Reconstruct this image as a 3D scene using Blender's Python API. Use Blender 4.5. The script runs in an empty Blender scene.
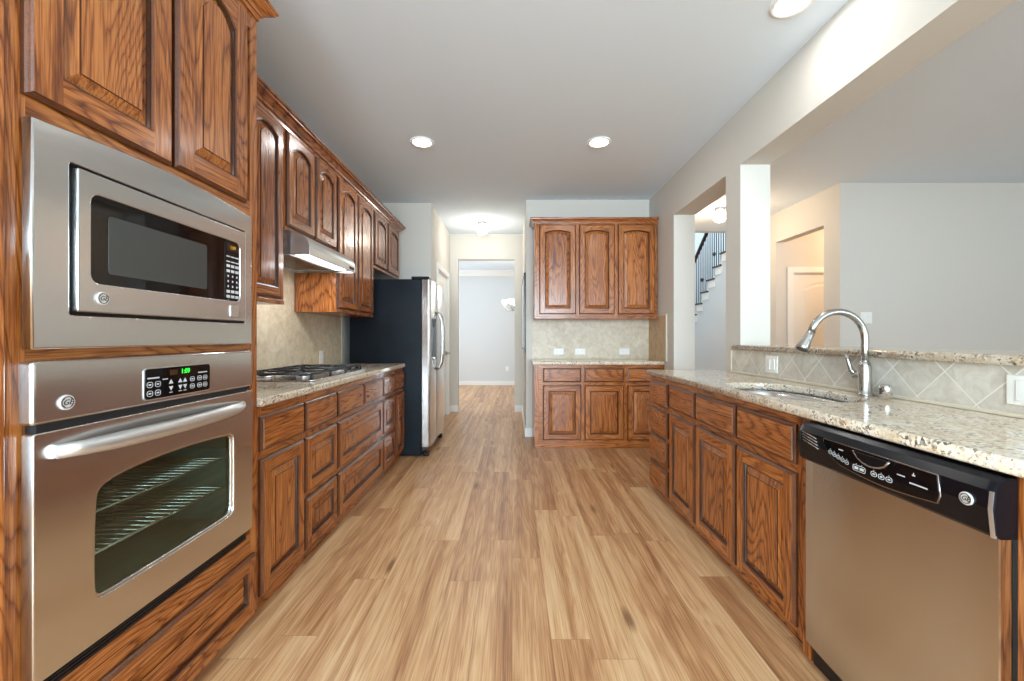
import bpy, bmesh, math, random
from mathutils import Vector, Matrix
random.seed(7)
PI = math.pi
S = bpy.context.scene
COL = S.collection

# ------------------------------------------------------------------ camera
cam_d = bpy.data.cameras.new('camera')
cam_d.sensor_width = 36.0
cam_d.lens = 420.0 / 1024.0 * 36.0
cam_d.shift_x = 0.0
cam_d.shift_y = -3.5 / 1024.0
cam_d.clip_start = 0.02
cam = bpy.data.objects.new('camera', cam_d)
COL.objects.link(cam)
cam.location = (0, 0, 1.17)
cam.rotation_euler = (PI / 2, 0, 0)
S.camera = cam

# ------------------------------------------------------------------ world, exposure
w = bpy.data.worlds.new('world'); S.world = w; w.use_nodes = True
bg = w.node_tree.nodes['Background']
bg.inputs[0].default_value = (0.80, 0.90, 1.0, 1)
bg.inputs[1].default_value = 1.6
S.view_settings.view_transform = 'Standard'
S.view_settings.look = 'None'
S.view_settings.gamma = 1.0
S.view_settings.use_curve_mapping = False
S.view_settings.exposure = 0.5
S.cycles.max_bounces = 10
S.cycles.diffuse_bounces = 6
S.cycles.glossy_bounces = 5
S.cycles.transparent_max_bounces = 8
S.cycles.caustics_reflective = False
S.cycles.caustics_refractive = False
S.cycles.sample_clamp_indirect = 6.0

def area(name, loc, rot, sx, sy, power, color=(1, 1, 1)):
    d = bpy.data.lights.new(name, 'AREA'); d.shape = 'RECTANGLE'
    d.size = sx; d.size_y = sy; d.energy = power; d.color = color
    o = bpy.data.objects.new(name, d); COL.objects.link(o)
    o.location = loc; o.rotation_euler = rot
    return o
def point(name, loc, power, color=(1, 1, 1), r=0.06):
    d = bpy.data.lights.new(name, 'POINT'); d.energy = power; d.color = color; d.shadow_soft_size = r
    o = bpy.data.objects.new(name, d); COL.objects.link(o); o.location = loc
    return o
DAY = (0.70, 0.88, 1.0)
# added area lamps for daylight from unseen windows behind the camera (facing +Y)
area('added_daylight_kitchen_left', (-0.75, -3.5, 1.5), (PI / 2, 0, 0), 1.25, 1.9, 195, DAY)
area('added_daylight_kitchen_right', (0.95, -3.5, 1.5), (PI / 2, 0, 0), 1.25, 1.9, 112, DAY)
area('added_daylight_living_left', (3.4, -3.5, 1.5), (PI / 2, 0, 0), 1.6, 2.0, 14, DAY)
area('added_daylight_living_right', (5.6, -3.5, 1.5), (PI / 2, 0, 0), 1.6, 2.0, 50, DAY)
# added area lamp brightening the dining room from an unseen left window (facing +X)
area('added_daylight_dining', (-2.9, 8.6, 1.6), (PI / 2, 0, -PI / 2), 2.4, 1.9, 36, (0.86, 0.94, 1.0))
# added fill lamp over the stairwell, no window there (facing down)
area('added_stairwell_fill', (2.9, 7.7, 5.0), (0, 0, 0), 1.8, 1.8, 70, DAY)

# ------------------------------------------------------------------ node helpers
class NT:
    def __init__(s, name):
        s.m = bpy.data.materials.new(name); s.m.use_nodes = True
        s.t = s.m.node_tree; s.t.nodes.clear()
        s.out = s.n('ShaderNodeOutputMaterial')
        s.p = s.n('ShaderNodeBsdfPrincipled')
        s.l(s.p.outputs[0], s.out.inputs[0])
    def n(s, ty, **kw):
        o = s.t.nodes.new(ty)
        for k, v in kw.items(): setattr(o, k, v)
        return o
    def l(s, a, b): s.t.links.new(a, b)
    def set(s, sock, v):
        if isinstance(v, bpy.types.NodeSocket): s.l(v, sock)
        elif isinstance(v, (tuple, list)) and len(v) == 3 and sock.type == 'RGBA': sock.default_value = (*v, 1)
        else: sock.default_value = v
    def math(s, op, a, b=None, c=None):
        o = s.n('ShaderNodeMath', operation=op); s.set(o.inputs[0], a)
        if b is not None: s.set(o.inputs[1], b)
        if c is not None: s.set(o.inputs[2], c)
        return o.outputs[0]
    def vmath(s, op, a, b):
        o = s.n('ShaderNodeVectorMath', operation=op); s.set(o.inputs[0], a); s.set(o.inputs[1], b)
        return o.outputs[0]
    def coord(s, kind='Object'): return s.n('ShaderNodeTexCoord').outputs[kind]
    def sep(s, v):
        o = s.n('ShaderNodeSeparateXYZ'); s.l(v, o.inputs[0]); return o.outputs
    def comb(s, x, y, z):
        o = s.n('ShaderNodeCombineXYZ')
        for i, v in enumerate((x, y, z)): s.set(o.inputs[i], v)
        return o.outputs[0]
    def noise(s, vec, scale=1, detail=2, rough=0.5, dist=0.0):
        o = s.n('ShaderNodeTexNoise'); s.l(vec, o.inputs['Vector'])
        o.inputs['Scale'].default_value = scale; o.inputs['Detail'].default_value = detail
        o.inputs['Roughness'].default_value = rough; o.inputs['Distortion'].default_value = dist
        return o.outputs[0]
    def vor(s, vec, scale=1, feature='F1', out=0):
        o = s.n('ShaderNodeTexVoronoi', feature=feature); s.l(vec, o.inputs['Vector']); o.inputs['Scale'].default_value = scale
        return o.outputs[out]
    def white(s, vec):
        o = s.n('ShaderNodeTexWhiteNoise', noise_dimensions='3D'); s.l(vec, o.inputs['Vector']); return o.outputs['Value']
    def ramp(s, f, stops, interp='LINEAR'):
        o = s.n('ShaderNodeValToRGB'); cr = o.color_ramp; cr.interpolation = interp
        while len(cr.elements) < len(stops): cr.elements.new(0.5)
        for e, (p, c) in zip(cr.elements, stops):
            e.position = p; e.color = (*c, 1) if len(c) == 3 else c
        s.l(f, o.inputs[0]); return o.outputs[0]
    def mr(s, v, a, b, c, d):
        o = s.n('ShaderNodeMapRange'); s.l(v, o.inputs[0])
        for i, x in enumerate((a, b, c, d)): o.inputs[i + 1].default_value = x
        return o.outputs[0]
    def mix(s, f, a, b, mode='MIX'):
        o = s.n('ShaderNodeMix', data_type='RGBA', blend_type=mode)
        s.set(o.inputs[0], f); s.set(o.inputs[6], a); s.set(o.inputs[7], b)
        return o.outputs[2]
    def bump(s, h, strength=0.2, dist=0.002):
        o = s.n('ShaderNodeBump'); o.inputs['Strength'].default_value = strength; o.inputs['Distance'].default_value = dist
        s.l(h, o.inputs['Height']); s.l(o.outputs[0], s.p.inputs['Normal'])
    def P(s, **kw):
        for k, v in kw.items(): s.set(s.p.inputs[k.replace('_', ' ')], v)
        return s.m
def srgb(r, g, b):
    f = lambda c: (c / 255 / 12.92) if c / 255 <= 0.04045 else ((c / 255 + 0.055) / 1.055) ** 2.4
    return (f(r), f(g), f(b))
def rnd_offset(t, v):
    oi = t.n('ShaderNodeObjectInfo').outputs['Random']
    return t.vmath('ADD', v, t.comb(t.math('MULTIPLY', oi, 37.0), t.math('MULTIPLY', oi, 11.0), t.math('MULTIPLY', oi, 23.0))), oi

def oak(name, axis, dark=1.0):
    t = NT(name)
    v, rnd = rnd_offset(t, t.coord())
    x, y, z = t.sep(v)
    if axis == 'z': a, b, g = x, y, z
    elif axis == 'x': a, b, g = z, y, x
    else: a, b, g = x, z, y
    n1 = t.noise(t.comb(t.math('MULTIPLY', a, 5.2), t.math('MULTIPLY', b, 3.0), t.math('MULTIPLY', g, 0.95)), 1, 1.0, 0.4, 0.25)
    fine = t.noise(t.comb(t.math('MULTIPLY', a, 70), t.math('MULTIPLY', b, 60), t.math('MULTIPLY', g, 4)), 1, 2, 0.6)
    ph = t.math('ADD', t.math('MULTIPLY', n1, 26.0), t.math('MULTIPLY', fine, 0.9))
    ph = t.math('ADD', ph, t.math('MULTIPLY', a, 9.0))
    saw = t.math('FRACT', ph)
    ring = t.ramp(saw, [(0.0, (0.0,) * 3), (0.06, (0.30,) * 3), (0.22, (0.80,) * 3), (0.60, (1,) * 3), (0.88, (0.75,) * 3), (1.0, (0.1,) * 3)])
    pore = t.noise(t.comb(t.math('MULTIPLY', a, 260), t.math('MULTIPLY', b, 260), t.math('MULTIPLY', g, 7)), 1, 2, 0.7)
    pore = t.mr(pore, 0.34, 0.60, 0.0, 1.0)
    streak = t.noise(t.comb(t.math('MULTIPLY', a, 45), t.math('MULTIPLY', b, 30), t.math('MULTIPLY', g, 1.2)), 1, 2, 0.5)
    broad = t.noise(t.comb(t.math('MULTIPLY', a, 5), t.math('MULTIPLY', b, 3), t.math('MULTIPLY', g, 1.3)), 1, 2, 0.5)
    rp = t.math('ADD', t.math('MULTIPLY', ring, 0.46), 0.54)
    pp = t.math('ADD', t.math('MULTIPLY', pore, 0.42), 0.58)
    f = t.math('MULTIPLY', rp, pp)
    f = t.math('ADD', f, t.math('MULTIPLY', t.math('SUBTRACT', broad, 0.5), 0.35))
    f = t.math('ADD', f, t.math('MULTIPLY', t.math('SUBTRACT', streak, 0.5), 0.30))
    f = t.math('ADD', f, t.math('MULTIPLY', t.math('SUBTRACT', rnd, 0.5), 0.10))
    c = t.ramp(f, [(0.20, srgb(54, 24, 9)), (0.44, srgb(104, 52, 20)), (0.70, srgb(150, 84, 36)), (1.0, srgb(192, 122, 62))])
    t.bump(t.math('MULTIPLY', ring, pore), 0.10, 0.001)
    return t.P(Base_Color=c, Roughness=0.27, Specular_IOR_Level=0.5, Coat_Weight=0.3, Coat_Roughness=0.15)

def edge_stain_shade(name='dark_edge_stain_and_shade', k=1.0):  # routed-edge stain, with shade of gaps and grooves put into the colour
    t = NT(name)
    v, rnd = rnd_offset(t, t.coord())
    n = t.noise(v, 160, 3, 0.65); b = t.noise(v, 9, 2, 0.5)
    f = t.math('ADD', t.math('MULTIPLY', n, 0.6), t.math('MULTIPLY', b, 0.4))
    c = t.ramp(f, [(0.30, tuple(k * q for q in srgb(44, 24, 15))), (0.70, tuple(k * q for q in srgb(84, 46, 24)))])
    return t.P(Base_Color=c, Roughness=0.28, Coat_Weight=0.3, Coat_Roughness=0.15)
OM = edge_stain_shade('medium_edge_stain_and_shade', 2.1)
OV, OH, OD = oak('oak_grain_upright', 'z'), oak('oak_grain_level', 'x'), edge_stain_shade()
WOOD = [OV, OH, OD, OM]

def floor_mat():
    t = NT('oak_plank_floor')
    x, y, z = t.sep(t.coord())
    W, Ln = 0.152, 1.22
    ix = t.math('FLOOR', t.math('DIVIDE', x, W))
    r1 = t.white(t.comb(ix, 3.3, 1.1))
    yy = t.math('ADD', y, t.math('MULTIPLY', r1, Ln * 3))
    iy = t.math('FLOOR', t.math('DIVIDE', yy, Ln))
    r2 = t.white(t.comb(ix, iy, 7.7)); r3 = t.white(t.comb(iy, ix, 2.2))
    fx = t.math('FRACT', t.math('DIVIDE', x, W)); fy = t.math('FRACT', t.math('DIVIDE', yy, Ln))
    off = t.math('MULTIPLY', r2, 50)
    n1 = t.noise(t.comb(t.math('MULTIPLY', x, 15), t.math('ADD', t.math('MULTIPLY', y, 1.1), off), r3), 1, 2.5, 0.5, 0.5)
    strip = t.noise(t.comb(t.math('MULTIPLY', x, 17), t.math('ADD', t.math('MULTIPLY', y, 0.55), off), r3), 1, 3, 0.5)
    fine = t.noise(t.comb(t.math('MULTIPLY', x, 230), t.math('ADD', t.math('MULTIPLY', y, 3.5), off), r3), 1, 3, 0.65)
    sn = t.math('SINE', t.math('MULTIPLY', n1, 42))
    f = t.math('ADD', t.math('ADD', 0.135, t.math('MULTIPLY', r2, 0.10)), t.math('ADD', 0.02, t.math('MULTIPLY', strip, 0.43)))
    f = t.math('ADD', f, t.math('MULTIPLY', sn, 0.034))
    f = t.math('ADD', f, t.math('MULTIPLY', t.math('SUBTRACT', fine, 0.5), 0.40))
    c = t.ramp(f, [(0.22, srgb(128, 84, 56)), (0.35, srgb(172, 123, 82)), (0.46, srgb(202, 158, 114)), (0.62, srgb(224, 190, 146))])
    kn = t.vor(t.comb(t.math('MULTIPLY', x, 5.5), t.math('MULTIPLY', yy, 1.5), 0.0), 1)
    k = t.mr(t.math('ADD', kn, t.math('MULTIPLY', t.math('SUBTRACT', fine, 0.5), 0.12)), 0.05, 0.15, 0.75, 0.0)
    c = t.mix(k, c, srgb(105, 66, 40))
    ex = t.math('MINIMUM', fx, t.math('SUBTRACT', 1.0, fx)); ey = t.math('MINIMUM', fy, t.math('SUBTRACT', 1.0, fy))
    seam = t.math('MAXIMUM', t.mr(ex, 0.0, 0.014, 1.0, 0.0), t.mr(ey, 0.0, 0.0022, 1.0, 0.0))
    c = t.mix(t.math('MULTIPLY', seam, 0.45), c, srgb(110, 72, 45))
    t.bump(t.math('SUBTRACT', t.math('MULTIPLY', fine, 0.3), seam), 0.15, 0.001)
    return t.P(Base_Color=c, Roughness=t.mr(fine, 0.2, 0.8, 0.28, 0.40), Specular_IOR_Level=0.5)

def granite():
    t = NT('speckled_granite')
    v = t.coord()
    big = t.noise(v, 9, 4, 0.6, 0.6)
    c = t.ramp(big, [(0.30, srgb(196, 172, 140)), (0.48, srgb(214, 198, 172)), (0.66, srgb(226, 216, 198))])
    vc = t.n('ShaderNodeTexVoronoi'); t.l(v, vc.inputs['Vector']); vc.inputs['Scale'].default_value = 130
    q = t.sep(vc.outputs['Color'])[0]
    c = t.mix(t.mr(q, 0.0, 1.0, 0.0, 0.0), c, c)
    pick = t.ramp(q, [(0.0, srgb(48, 46, 46)), (0.13, srgb(128, 94, 66)), (0.22, srgb(178, 142, 104)), (0.32, srgb(228, 222, 212)), (0.56, srgb(142, 142, 142)), (0.68, srgb(230, 216, 194))], 'CONSTANT')
    cl = t.mr(t.noise(v, 26, 3, 0.6), 0.44, 0.62, 0.12, 0.85)
    c = t.mix(cl, c, pick)
    d = t.mr(t.noise(v, 75, 2, 0.6), 0.62, 0.70, 0.0, 0.8)
    c = t.mix(d, c, srgb(66, 56, 50))
    return t.P(Base_Color=c, Roughness=0.10, Specular_IOR_Level=0.6)

def tile(name, axes, pitch, c1, c2, grout, line=0.010, ps=0.0, pd=0.0):
    t = NT(name)
    s3 = t.sep(t.coord()); a, b = s3['xyz'.index(axes[0])], s3['xyz'.index(axes[1])]
    u = t.math('DIVIDE', t.math('SUBTRACT', t.math('ADD', a, b), ps), pitch * 1.4142); v = t.math('DIVIDE', t.math('SUBTRACT', t.math('SUBTRACT', a, b), pd), pitch * 1.4142)
    fu, fv = t.math('FRACT', u), t.math('FRACT', v)
    mu = t.math('MINIMUM', fu, t.math('SUBTRACT', 1.0, fu)); mv = t.math('MINIMUM', fv, t.math('SUBTRACT', 1.0, fv))
    m = t.math('MINIMUM', mu, mv)
    g = t.mr(m, line * 0.5, line * 0.9, 1.0, 0.0)
    r = t.white(t.comb(t.math('FLOOR', u), t.math('FLOOR', v), 4.0))
    n = t.noise(t.coord(), 14, 5, 0.65, 0.8)
    f = t.math('ADD', t.math('MULTIPLY', n, 0.9), t.math('MULTIPLY', t.math('SUBTRACT', r, 0.5), 0.12))
    c = t.ramp(f, [(0.28, c1), (0.62, c2)])
    c = t.mix(g, c, grout)
    t.bump(t.math('SUBTRACT', t.math('MULTIPLY', n, 0.2), g), 0.2, 0.002)
    return t.P(Base_Color=c, Roughness=0.42)

def paint(name, c, bump=0.12, rough=0.85):
    t = NT(name)
    n = t.noise(t.coord(), 260, 3, 0.6)
    t.bump(n, bump, 0.002)
    big = t.noise(t.coord(), 1.3, 2, 0.5)
    col = t.mix(t.mr(big, 0.3, 0.7, 0.0, 0.05), c, tuple(k * 0.9 for k in c))
    return t.P(Base_Color=col, Roughness=rough, Specular_IOR_Level=0.25)

def steel(name, axis='x', base=(0.64, 0.635, 0.625), rough=0.21, rot=0.0):
    t = NT(name)
    tg = t.n('ShaderNodeTangent', direction_type='RADIAL', axis='Z')
    x, y, z = t.sep(t.coord())
    q = {'x': (3, 300, 300), 'z': (300, 300, 3)}[axis]
    n = t.noise(t.comb(t.math('MULTIPLY', x, q[0]), t.math('MULTIPLY', y, q[1]), t.math('MULTIPLY', z, q[2])), 1, 3, 0.6)
    t.bump(n, 0.012, 0.0003)
    return t.P(Base_Color=t.mix(t.mr(n, 0.3, 0.7, 0.0, 0.05), base, tuple(k * 0.8 for k in base)), Metallic=1.0,
               Roughness=t.mr(n, 0.3, 0.7, rough - 0.02, rough + 0.02), Anisotropic=0.95, Anisotropic_Rotation=rot, Tangent=tg.outputs[0])

def plain(name, c, rough=0.5, metal=0.0, spec=0.5, emit=None, es=1.0, nscale=60, namt=0.08):
    t = NT(name)
    n = t.noise(t.coord(), nscale, 2, 0.5)
    col = t.mix(t.mr(n, 0.3, 0.7, 0.0, namt), c, tuple(k * 0.7 for k in c))
    kw = dict(Base_Color=col, Roughness=rough, Metallic=metal, Specular_IOR_Level=spec)
    if emit: kw.update(Emission_Color=emit, Emission_Strength=es)
    return t.P(**kw)

FLOOR = floor_mat(); GRAN = granite()
TILE_P = tile('travertine_diagonal_bar', 'yz', 0.150, srgb(192, 184, 170), srgb(222, 217, 206), srgb(232, 228, 218), 0.022, 0.050, 0.086)
TILE_B = tile('travertine_diagonal_back', 'xz', 0.30, srgb(190, 176, 152), srgb(220, 209, 190), srgb(205, 195, 176), 0.014)
TILE_L = tile('travertine_diagonal_left', 'yz', 0.30, srgb(196, 178, 146), srgb(226, 214, 190), srgb(208, 194, 168), 0.014)
TILE_S = tile('travertine_diagonal_side', 'yz', 0.30, srgb(176, 140, 96), srgb(206, 174, 132), srgb(192, 165, 130), 0.014)
NOSE = plain('bullnose_tile', srgb(222, 212, 192), 0.4)
WALL = paint('greige_wall_paint', srgb(212, 208, 200))
WALLC = paint('ceiling_paint', srgb(228, 240, 250), 0.25)
WALLB = paint('pale_blue_grey_wall_paint', srgb(210, 214, 216))
TRIM = paint('white_trim_paint', srgb(236, 236, 233), 0.02, 0.4)
DOORW = paint('white_door_paint', srgb(234, 232, 226), 0.02, 0.45)
SS = steel('brushed_stainless_level', 'x'); SSZ = steel('brushed_stainless_upright', 'z', rot=0.25)
HOODM = plain('satin_hood_metal', (0.66, 0.66, 0.65), 0.32, 0.85)
NICK = plain('brushed_nickel', (0.50, 0.49, 0.47), 0.25, 1.0)
CHROME = plain('polished_chrome', (0.75, 0.75, 0.75), 0.08, 1.0)
BLACK = plain('gloss_black_plastic', (0.004, 0.005, 0.008), 0.22, spec=0.35)
GLASSB = plain('black_appliance_glass', (0.004, 0.004, 0.005), 0.05, spec=0.4)
MATTE = plain('matte_black', (0.010, 0.010, 0.011), 0.55)
IRON = plain('cast_iron', (0.018, 0.020, 0.023), 0.42)
MARK = plain('pale_panel_print', srgb(205, 210, 214), 0.5)
WHITEP = plain('white_plastic', srgb(240, 240, 236), 0.35)
DARKP = plain('dark_slot', (0.05, 0.05, 0.05), 0.6)
LAMPE = plain('lit_lamp_lens', (1, 1, 1), 0.5, emit=(1, 0.97, 0.92), es=14)
GLOBE = plain('lit_opal_globe', (1, 1, 1), 0.4, emit=(1, 0.93, 0.82), es=4.5)
SHADE = plain('lit_frosted_shade', (1, 1, 1), 0.4, emit=(1, 0.90, 0.76), es=1.3)
HOODL = plain('lit_hood_lens', (1, 1, 1), 0.4, emit=(0.95, 0.98, 1.0), es=5)
GREEN = plain('green_clock_segments', (0, 0.1, 0), 0.5, emit=(0.03, 1.0, 0.06), es=1.6)
AMBER = plain('amber_display_segments', (0.1, 0.06, 0), 0.5, emit=(0.75, 0.42, 0.04), es=0.5)
BROWNP = plain('dark_display_window', (0.05, 0.022, 0.008), 0.2)
RAILW = plain('dark_stained_handrail', (0.035, 0.015, 0.008), 0.35)
BADGE = plain('pale_badge_metal', (0.80, 0.80, 0.80), 0.4, 0.3)
MESHW = plain('microwave_screen_grey', (0.055, 0.062, 0.062), 0.25, nscale=400, namt=0.5)
CARPET = plain('beige_stair_carpet', srgb(190, 182, 170), 0.95)
def fridge_side():
    t = NT('pebbled_black_enamel')
    n = t.noise(t.coord(), 90, 3, 0.6); t.bump(n, 0.5, 0.002)
    big = t.noise(t.coord(), 5, 4, 0.6)
    return t.P(Base_Color=t.mix(big, (0.003, 0.004, 0.006), (0.009, 0.016, 0.024)), Roughness=0.40, Specular_IOR_Level=0.15)
FRS = fridge_side()
def tinted():
    t = NT('tinted_oven_glass')
    tr = t.n('ShaderNodeBsdfTransparent'); tr.inputs[0].default_value = (0.86, 0.95, 0.91, 1)
    gl = t.n('ShaderNodeBsdfGlossy'); gl.inputs[0].default_value = (0.9, 1.0, 0.97, 1); gl.inputs['Roughness'].default_value = 0.03
    fr = t.n('ShaderNodeLayerWeight'); fr.inputs[0].default_value = 0.5; fc_ = t.math('ADD', t.math('MULTIPLY', t.math('POWER', fr.outputs['Facing'], 4.0), 0.7), 0.05)
    mx = t.n('ShaderNodeMixShader'); t.l(fc_, mx.inputs[0]); t.l(tr.outputs[0], mx.inputs[1]); t.l(gl.outputs[0], mx.inputs[2])
    t.l(mx.outputs[0], t.out.inputs[0]); return t.m
OVENG = tinted()

# ------------------------------------------------------------------ mesh helpers
class MB:
    def __init__(s, *mats): s.bm = bmesh.new(); s.mats = list(mats)
    def mi(s, m):
        if m is None: return 0
        if m not in s.mats: s.mats.append(m)
        return s.mats.index(m)
    def absorb(s, b2, m=None, smooth=False):
        i = s.mi(m)
        for f in b2.faces:
            f.material_index = i
            if smooth: f.smooth = True
        me = bpy.data.meshes.new('tmp'); b2.to_mesh(me); b2.free(); s.bm.from_mesh(me); bpy.data.meshes.remove(me); return s
    def box(s, x0, x1, y0, y1, z0, z1, m=None, bev=0.0, seg=2):
        b = bmesh.new(); bmesh.ops.create_cube(b, size=1)
        for v in b.verts: v.co = Vector(((x0 + x1) / 2 + v.co.x * (x1 - x0), (y0 + y1) / 2 + v.co.y * (y1 - y0), (z0 + z1) / 2 + v.co.z * (z1 - z0)))
        if bev > 0: bmesh.ops.bevel(b, geom=b.edges[:], offset=bev, segments=seg, profile=0.5, affect='EDGES')
        return s.absorb(b, m)
    def face(s, pts, m=None, smooth=False):
        f = s.bm.faces.new([s.bm.verts.new(p) for p in pts]); f.material_index = s.mi(m); f.smooth = smooth
        return f
    def loft(s, rings, m=None, closed=True, cap=True, smooth=True, mfun=None):
        b = bmesh.new(); vr = [[b.verts.new(p) for p in r] for r in rings]; n = len(rings[0])
        for i in range(len(rings) - 1):
            for j in range(n if closed else n - 1):
                k = (j + 1) % n
                try: b.faces.new((vr[i][j], vr[i][k], vr[i + 1][k], vr[i + 1][j])).smooth = smooth
                except ValueError: pass
        if cap and closed:
            for r in ((vr[-1],) if cap == 'end' else (vr[0],) if cap == 'start' else (vr[0], vr[-1])):
                try: b.faces.new(r)
                except ValueError: pass
        bmesh.ops.recalc_face_normals(b, faces=b.faces[:])
        return s.absorb(b, m)
    def tube(s, path, r, m=None, n=12, sz=1.0, cap=True):
        path = [Vector(p) for p in path]; rings = []
        rr = r if isinstance(r, (list, tuple)) else [r] * len(path)
        up = None
        for i, p in enumerate(path):
            d = (path[min(i + 1, len(path) - 1)] - path[max(i - 1, 0)]).normalized()
            if up is None: up = Vector((0, 0, 1)) if abs(d.z) < 0.9 else Vector((0, 1, 0))
            a = d.cross(up).normalized(); up = a.cross(d).normalized()
            rings.append([p + a * math.cos(2 * PI * k / n) * rr[i] + up * math.sin(2 * PI * k / n) * rr[i] * sz for k in range(n)])
        return s.loft(rings, m, cap=cap)
    def lathe(s, prof, c, m=None, n=24, axis='z', cap=True):
        rings = []
        for r, h in prof:
            ring = []
            for k in range(n):
                a = 2 * PI * k / n; u, v = r * math.cos(a), r * math.sin(a)
                ring.append({'z': (c[0] + u, c[1] + v, c[2] + h), 'y': (c[0] + u, c[1] + h, c[2] + v), 'x': (c[0] + h, c[1] + u, c[2] + v)}[axis])
            rings.append(ring)
        return s.loft(rings, m, cap=cap)
    def prism(s, pts, axis, a, b, m=None, smooth=False):
        """pts in the plane across axis; axis x: (y,z); y: (x,z); z: (x,y)"""
        mk = {'x': lambda p, t: (t, p[0], p[1]), 'y': lambda p, t: (p[0], t, p[1]), 'z': lambda p, t: (p[0], p[1], t)}[axis]
        return s.loft([[mk(p, a) for p in pts], [mk(p, b) for p in pts]], m, smooth=smooth)
    def plate(s, loops, t0, t1, plane='xz', bev=0.0, m=None):
        """filled 2D outline (first loop) with holes (others), thickness t0..t1 along the plane's normal"""
        cu = bpy.data.curves.new('tmpc', 'CURVE'); cu.dimensions = '2D'; cu.fill_mode = 'BOTH'
        th = abs(t1 - t0)
        cu.extrude = th / 2 - bev; cu.bevel_depth = bev; cu.bevel_resolution = 2; cu.offset = -bev
        for lp in loops:
            sp = cu.splines.new('POLY'); sp.points.add(len(lp) - 1); sp.use_cyclic_u = True
            for q, p in zip(sp.points, lp): q.co = (p[0], p[1], 0, 1)
        o = bpy.data.objects.new('tmpo', cu); COL.objects.link(o)
        dg = bpy.context.evaluated_depsgraph_get(); me = bpy.data.meshes.new_from_object(o.evaluated_get(dg))
        bpy.data.objects.remove(o); bpy.data.curves.remove(cu)
        b = bmesh.new(); b.from_mesh(me); bpy.data.meshes.remove(me)
        mid = (t0 + t1) / 2
        for v in b.verts:
            x, y, z = v.co
            v.co = {'xz': (x, mid - z, y), 'xy': (x, y, mid + z), 'yz': (mid + z, x, y)}[plane]
        bmesh.ops.remove_doubles(b, verts=b.verts[:], dist=1e-5)
        bmesh.ops.recalc_face_normals(b, faces=b.faces[:])
        return s.absorb(b, m)
    def text(s, txt, cx, cz, size, y, m=None, depth=0.0008, shear=0.0, sx=1.0):
        cu = bpy.data.curves.new('tmpt', 'FONT'); cu.body = txt; cu.size = size; cu.align_x = 'CENTER'; cu.align_y = 'CENTER'
        cu.extrude = depth / 2; cu.shear = shear; cu.resolution_u = 3
        o = bpy.data.objects.new('tmpo', cu); COL.objects.link(o)
        dg = bpy.context.evaluated_depsgraph_get(); me = bpy.data.meshes.new_from_object(o.evaluated_get(dg))
        bpy.data.objects.remove(o); bpy.data.curves.remove(cu)
        b = bmesh.new(); b.from_mesh(me); bpy.data.meshes.remove(me)
        for v in b.verts: v.co = Vector((cx + v.co.x * sx, y - v.co.z, cz + v.co.y))
        return s.absorb(b, m)
    def build(s, name, parent=None):
        me = bpy.data.meshes.new(name); s.bm.to_mesh(me); s.bm.free()
        for m in s.mats: me.materials.append(m)
        o = bpy.data.objects.new(name, me); COL.objects.link(o)
        if parent: o.parent = parent
        return o
def rrect(x0, x1, z0, z1, r, n=6):
    pts = []
    for cx, cz, a0 in ((x1 - r, z1 - r, 0), (x0 + r, z1 - r, PI / 2), (x0 + r, z0 + r, PI), (x1 - r, z0 + r, 3 * PI / 2)):
        for k in range(n + 1):
            a = a0 + PI / 2 * k / n; pts.append((cx + r * math.cos(a), cz + r * math.sin(a)))
    return pts
def tag(o, label, cat, group=None):
    o['label'] = label; o['category'] = cat
    if group: o['group'] = group
    return o
def thing(name, label, cat, loc=(0, 0, 0), rz=0.0, group=None):
    o = bpy.data.objects.new(name, None); o.empty_display_size = 0.1; COL.objects.link(o)
    o.location = loc; o.rotation_euler = (0, 0, rz)
    return tag(o, label, cat, group)
def struct(name, mb):
    o = mb.build(name); o['kind'] = 'structure'; return o
def dup(root, loc, rz, label, group=None):
    r = root.copy(); COL.objects.link(r); r.location = loc; r.rotation_euler = (0, 0, rz); r['label'] = label
    if group: r['group'] = group
    for ch in list(root.children):
        c = ch.copy(); COL.objects.link(c); c.parent = r
        for g in ch.children:
            d = g.copy(); COL.objects.link(d); d.parent = c
    return r

# ================================================================== SETTING
H = 2.78
struct('floor', MB(FLOOR).box(-3.2, 7.2, -3.7, 10.4, -0.05, 0.0))
m = MB(WALLC); m.box(-1.8, 7.2, -3.7, 6.4, H, H + 0.1); m.box(-3.2, 1.82, 6.4, 10.4, H, H + 0.1)
struct('ceiling', m)
struct('wall_left', MB(WALL).box(-1.80, -1.66, -3.7, 5.05, 0, H))
# block behind the refrigerator and along the hallway, with a recess for the pantry door
DX = -0.97
m = MB(WALL)
m.box(-1.80, DX - 0.14, 5.05, 6.58, 0, H)
m.box(DX - 0.14, DX, 5.05, 5.46, 0, H); m.box(DX - 0.14, DX, 6.34, 6.58, 0, H); m.box(DX - 0.14, DX, 5.46, 6.34, 2.06, H)
struct('wall_hallway_left', m)
m = MB(WALL)
m.box(-3.2, -0.846, 6.58, 6.70, 0, H); m.box(0.041, 0.165, 6.58, 6.70, 0, H); m.box(-0.846, 0.041, 6.58, 6.70, 2.387, H)
struct('wall_hallway_end', m)
struct('wall_back', MB(WALL).box(0.165, 1.82, 4.93, 6.70, 0, H))
m = MB(WALL)
m.box(1.61, 1.82, 4.18, 4.93, 0, 2.385)                       # far pier
m.box(1.61, 1.82, -3.6, 4.93, 2.385, H)                       # header
m.box(1.61, 1.82, 2.96, 3.163, 0, 2.385)                      # column
m.box(1.61, 1.82, -0.6, 2.96, 0, 1.077)                       # bar wall
m.box(1.61, 1.82, -3.6, -2.2, 0, 2.385)
struct('wall_right', m)
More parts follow.
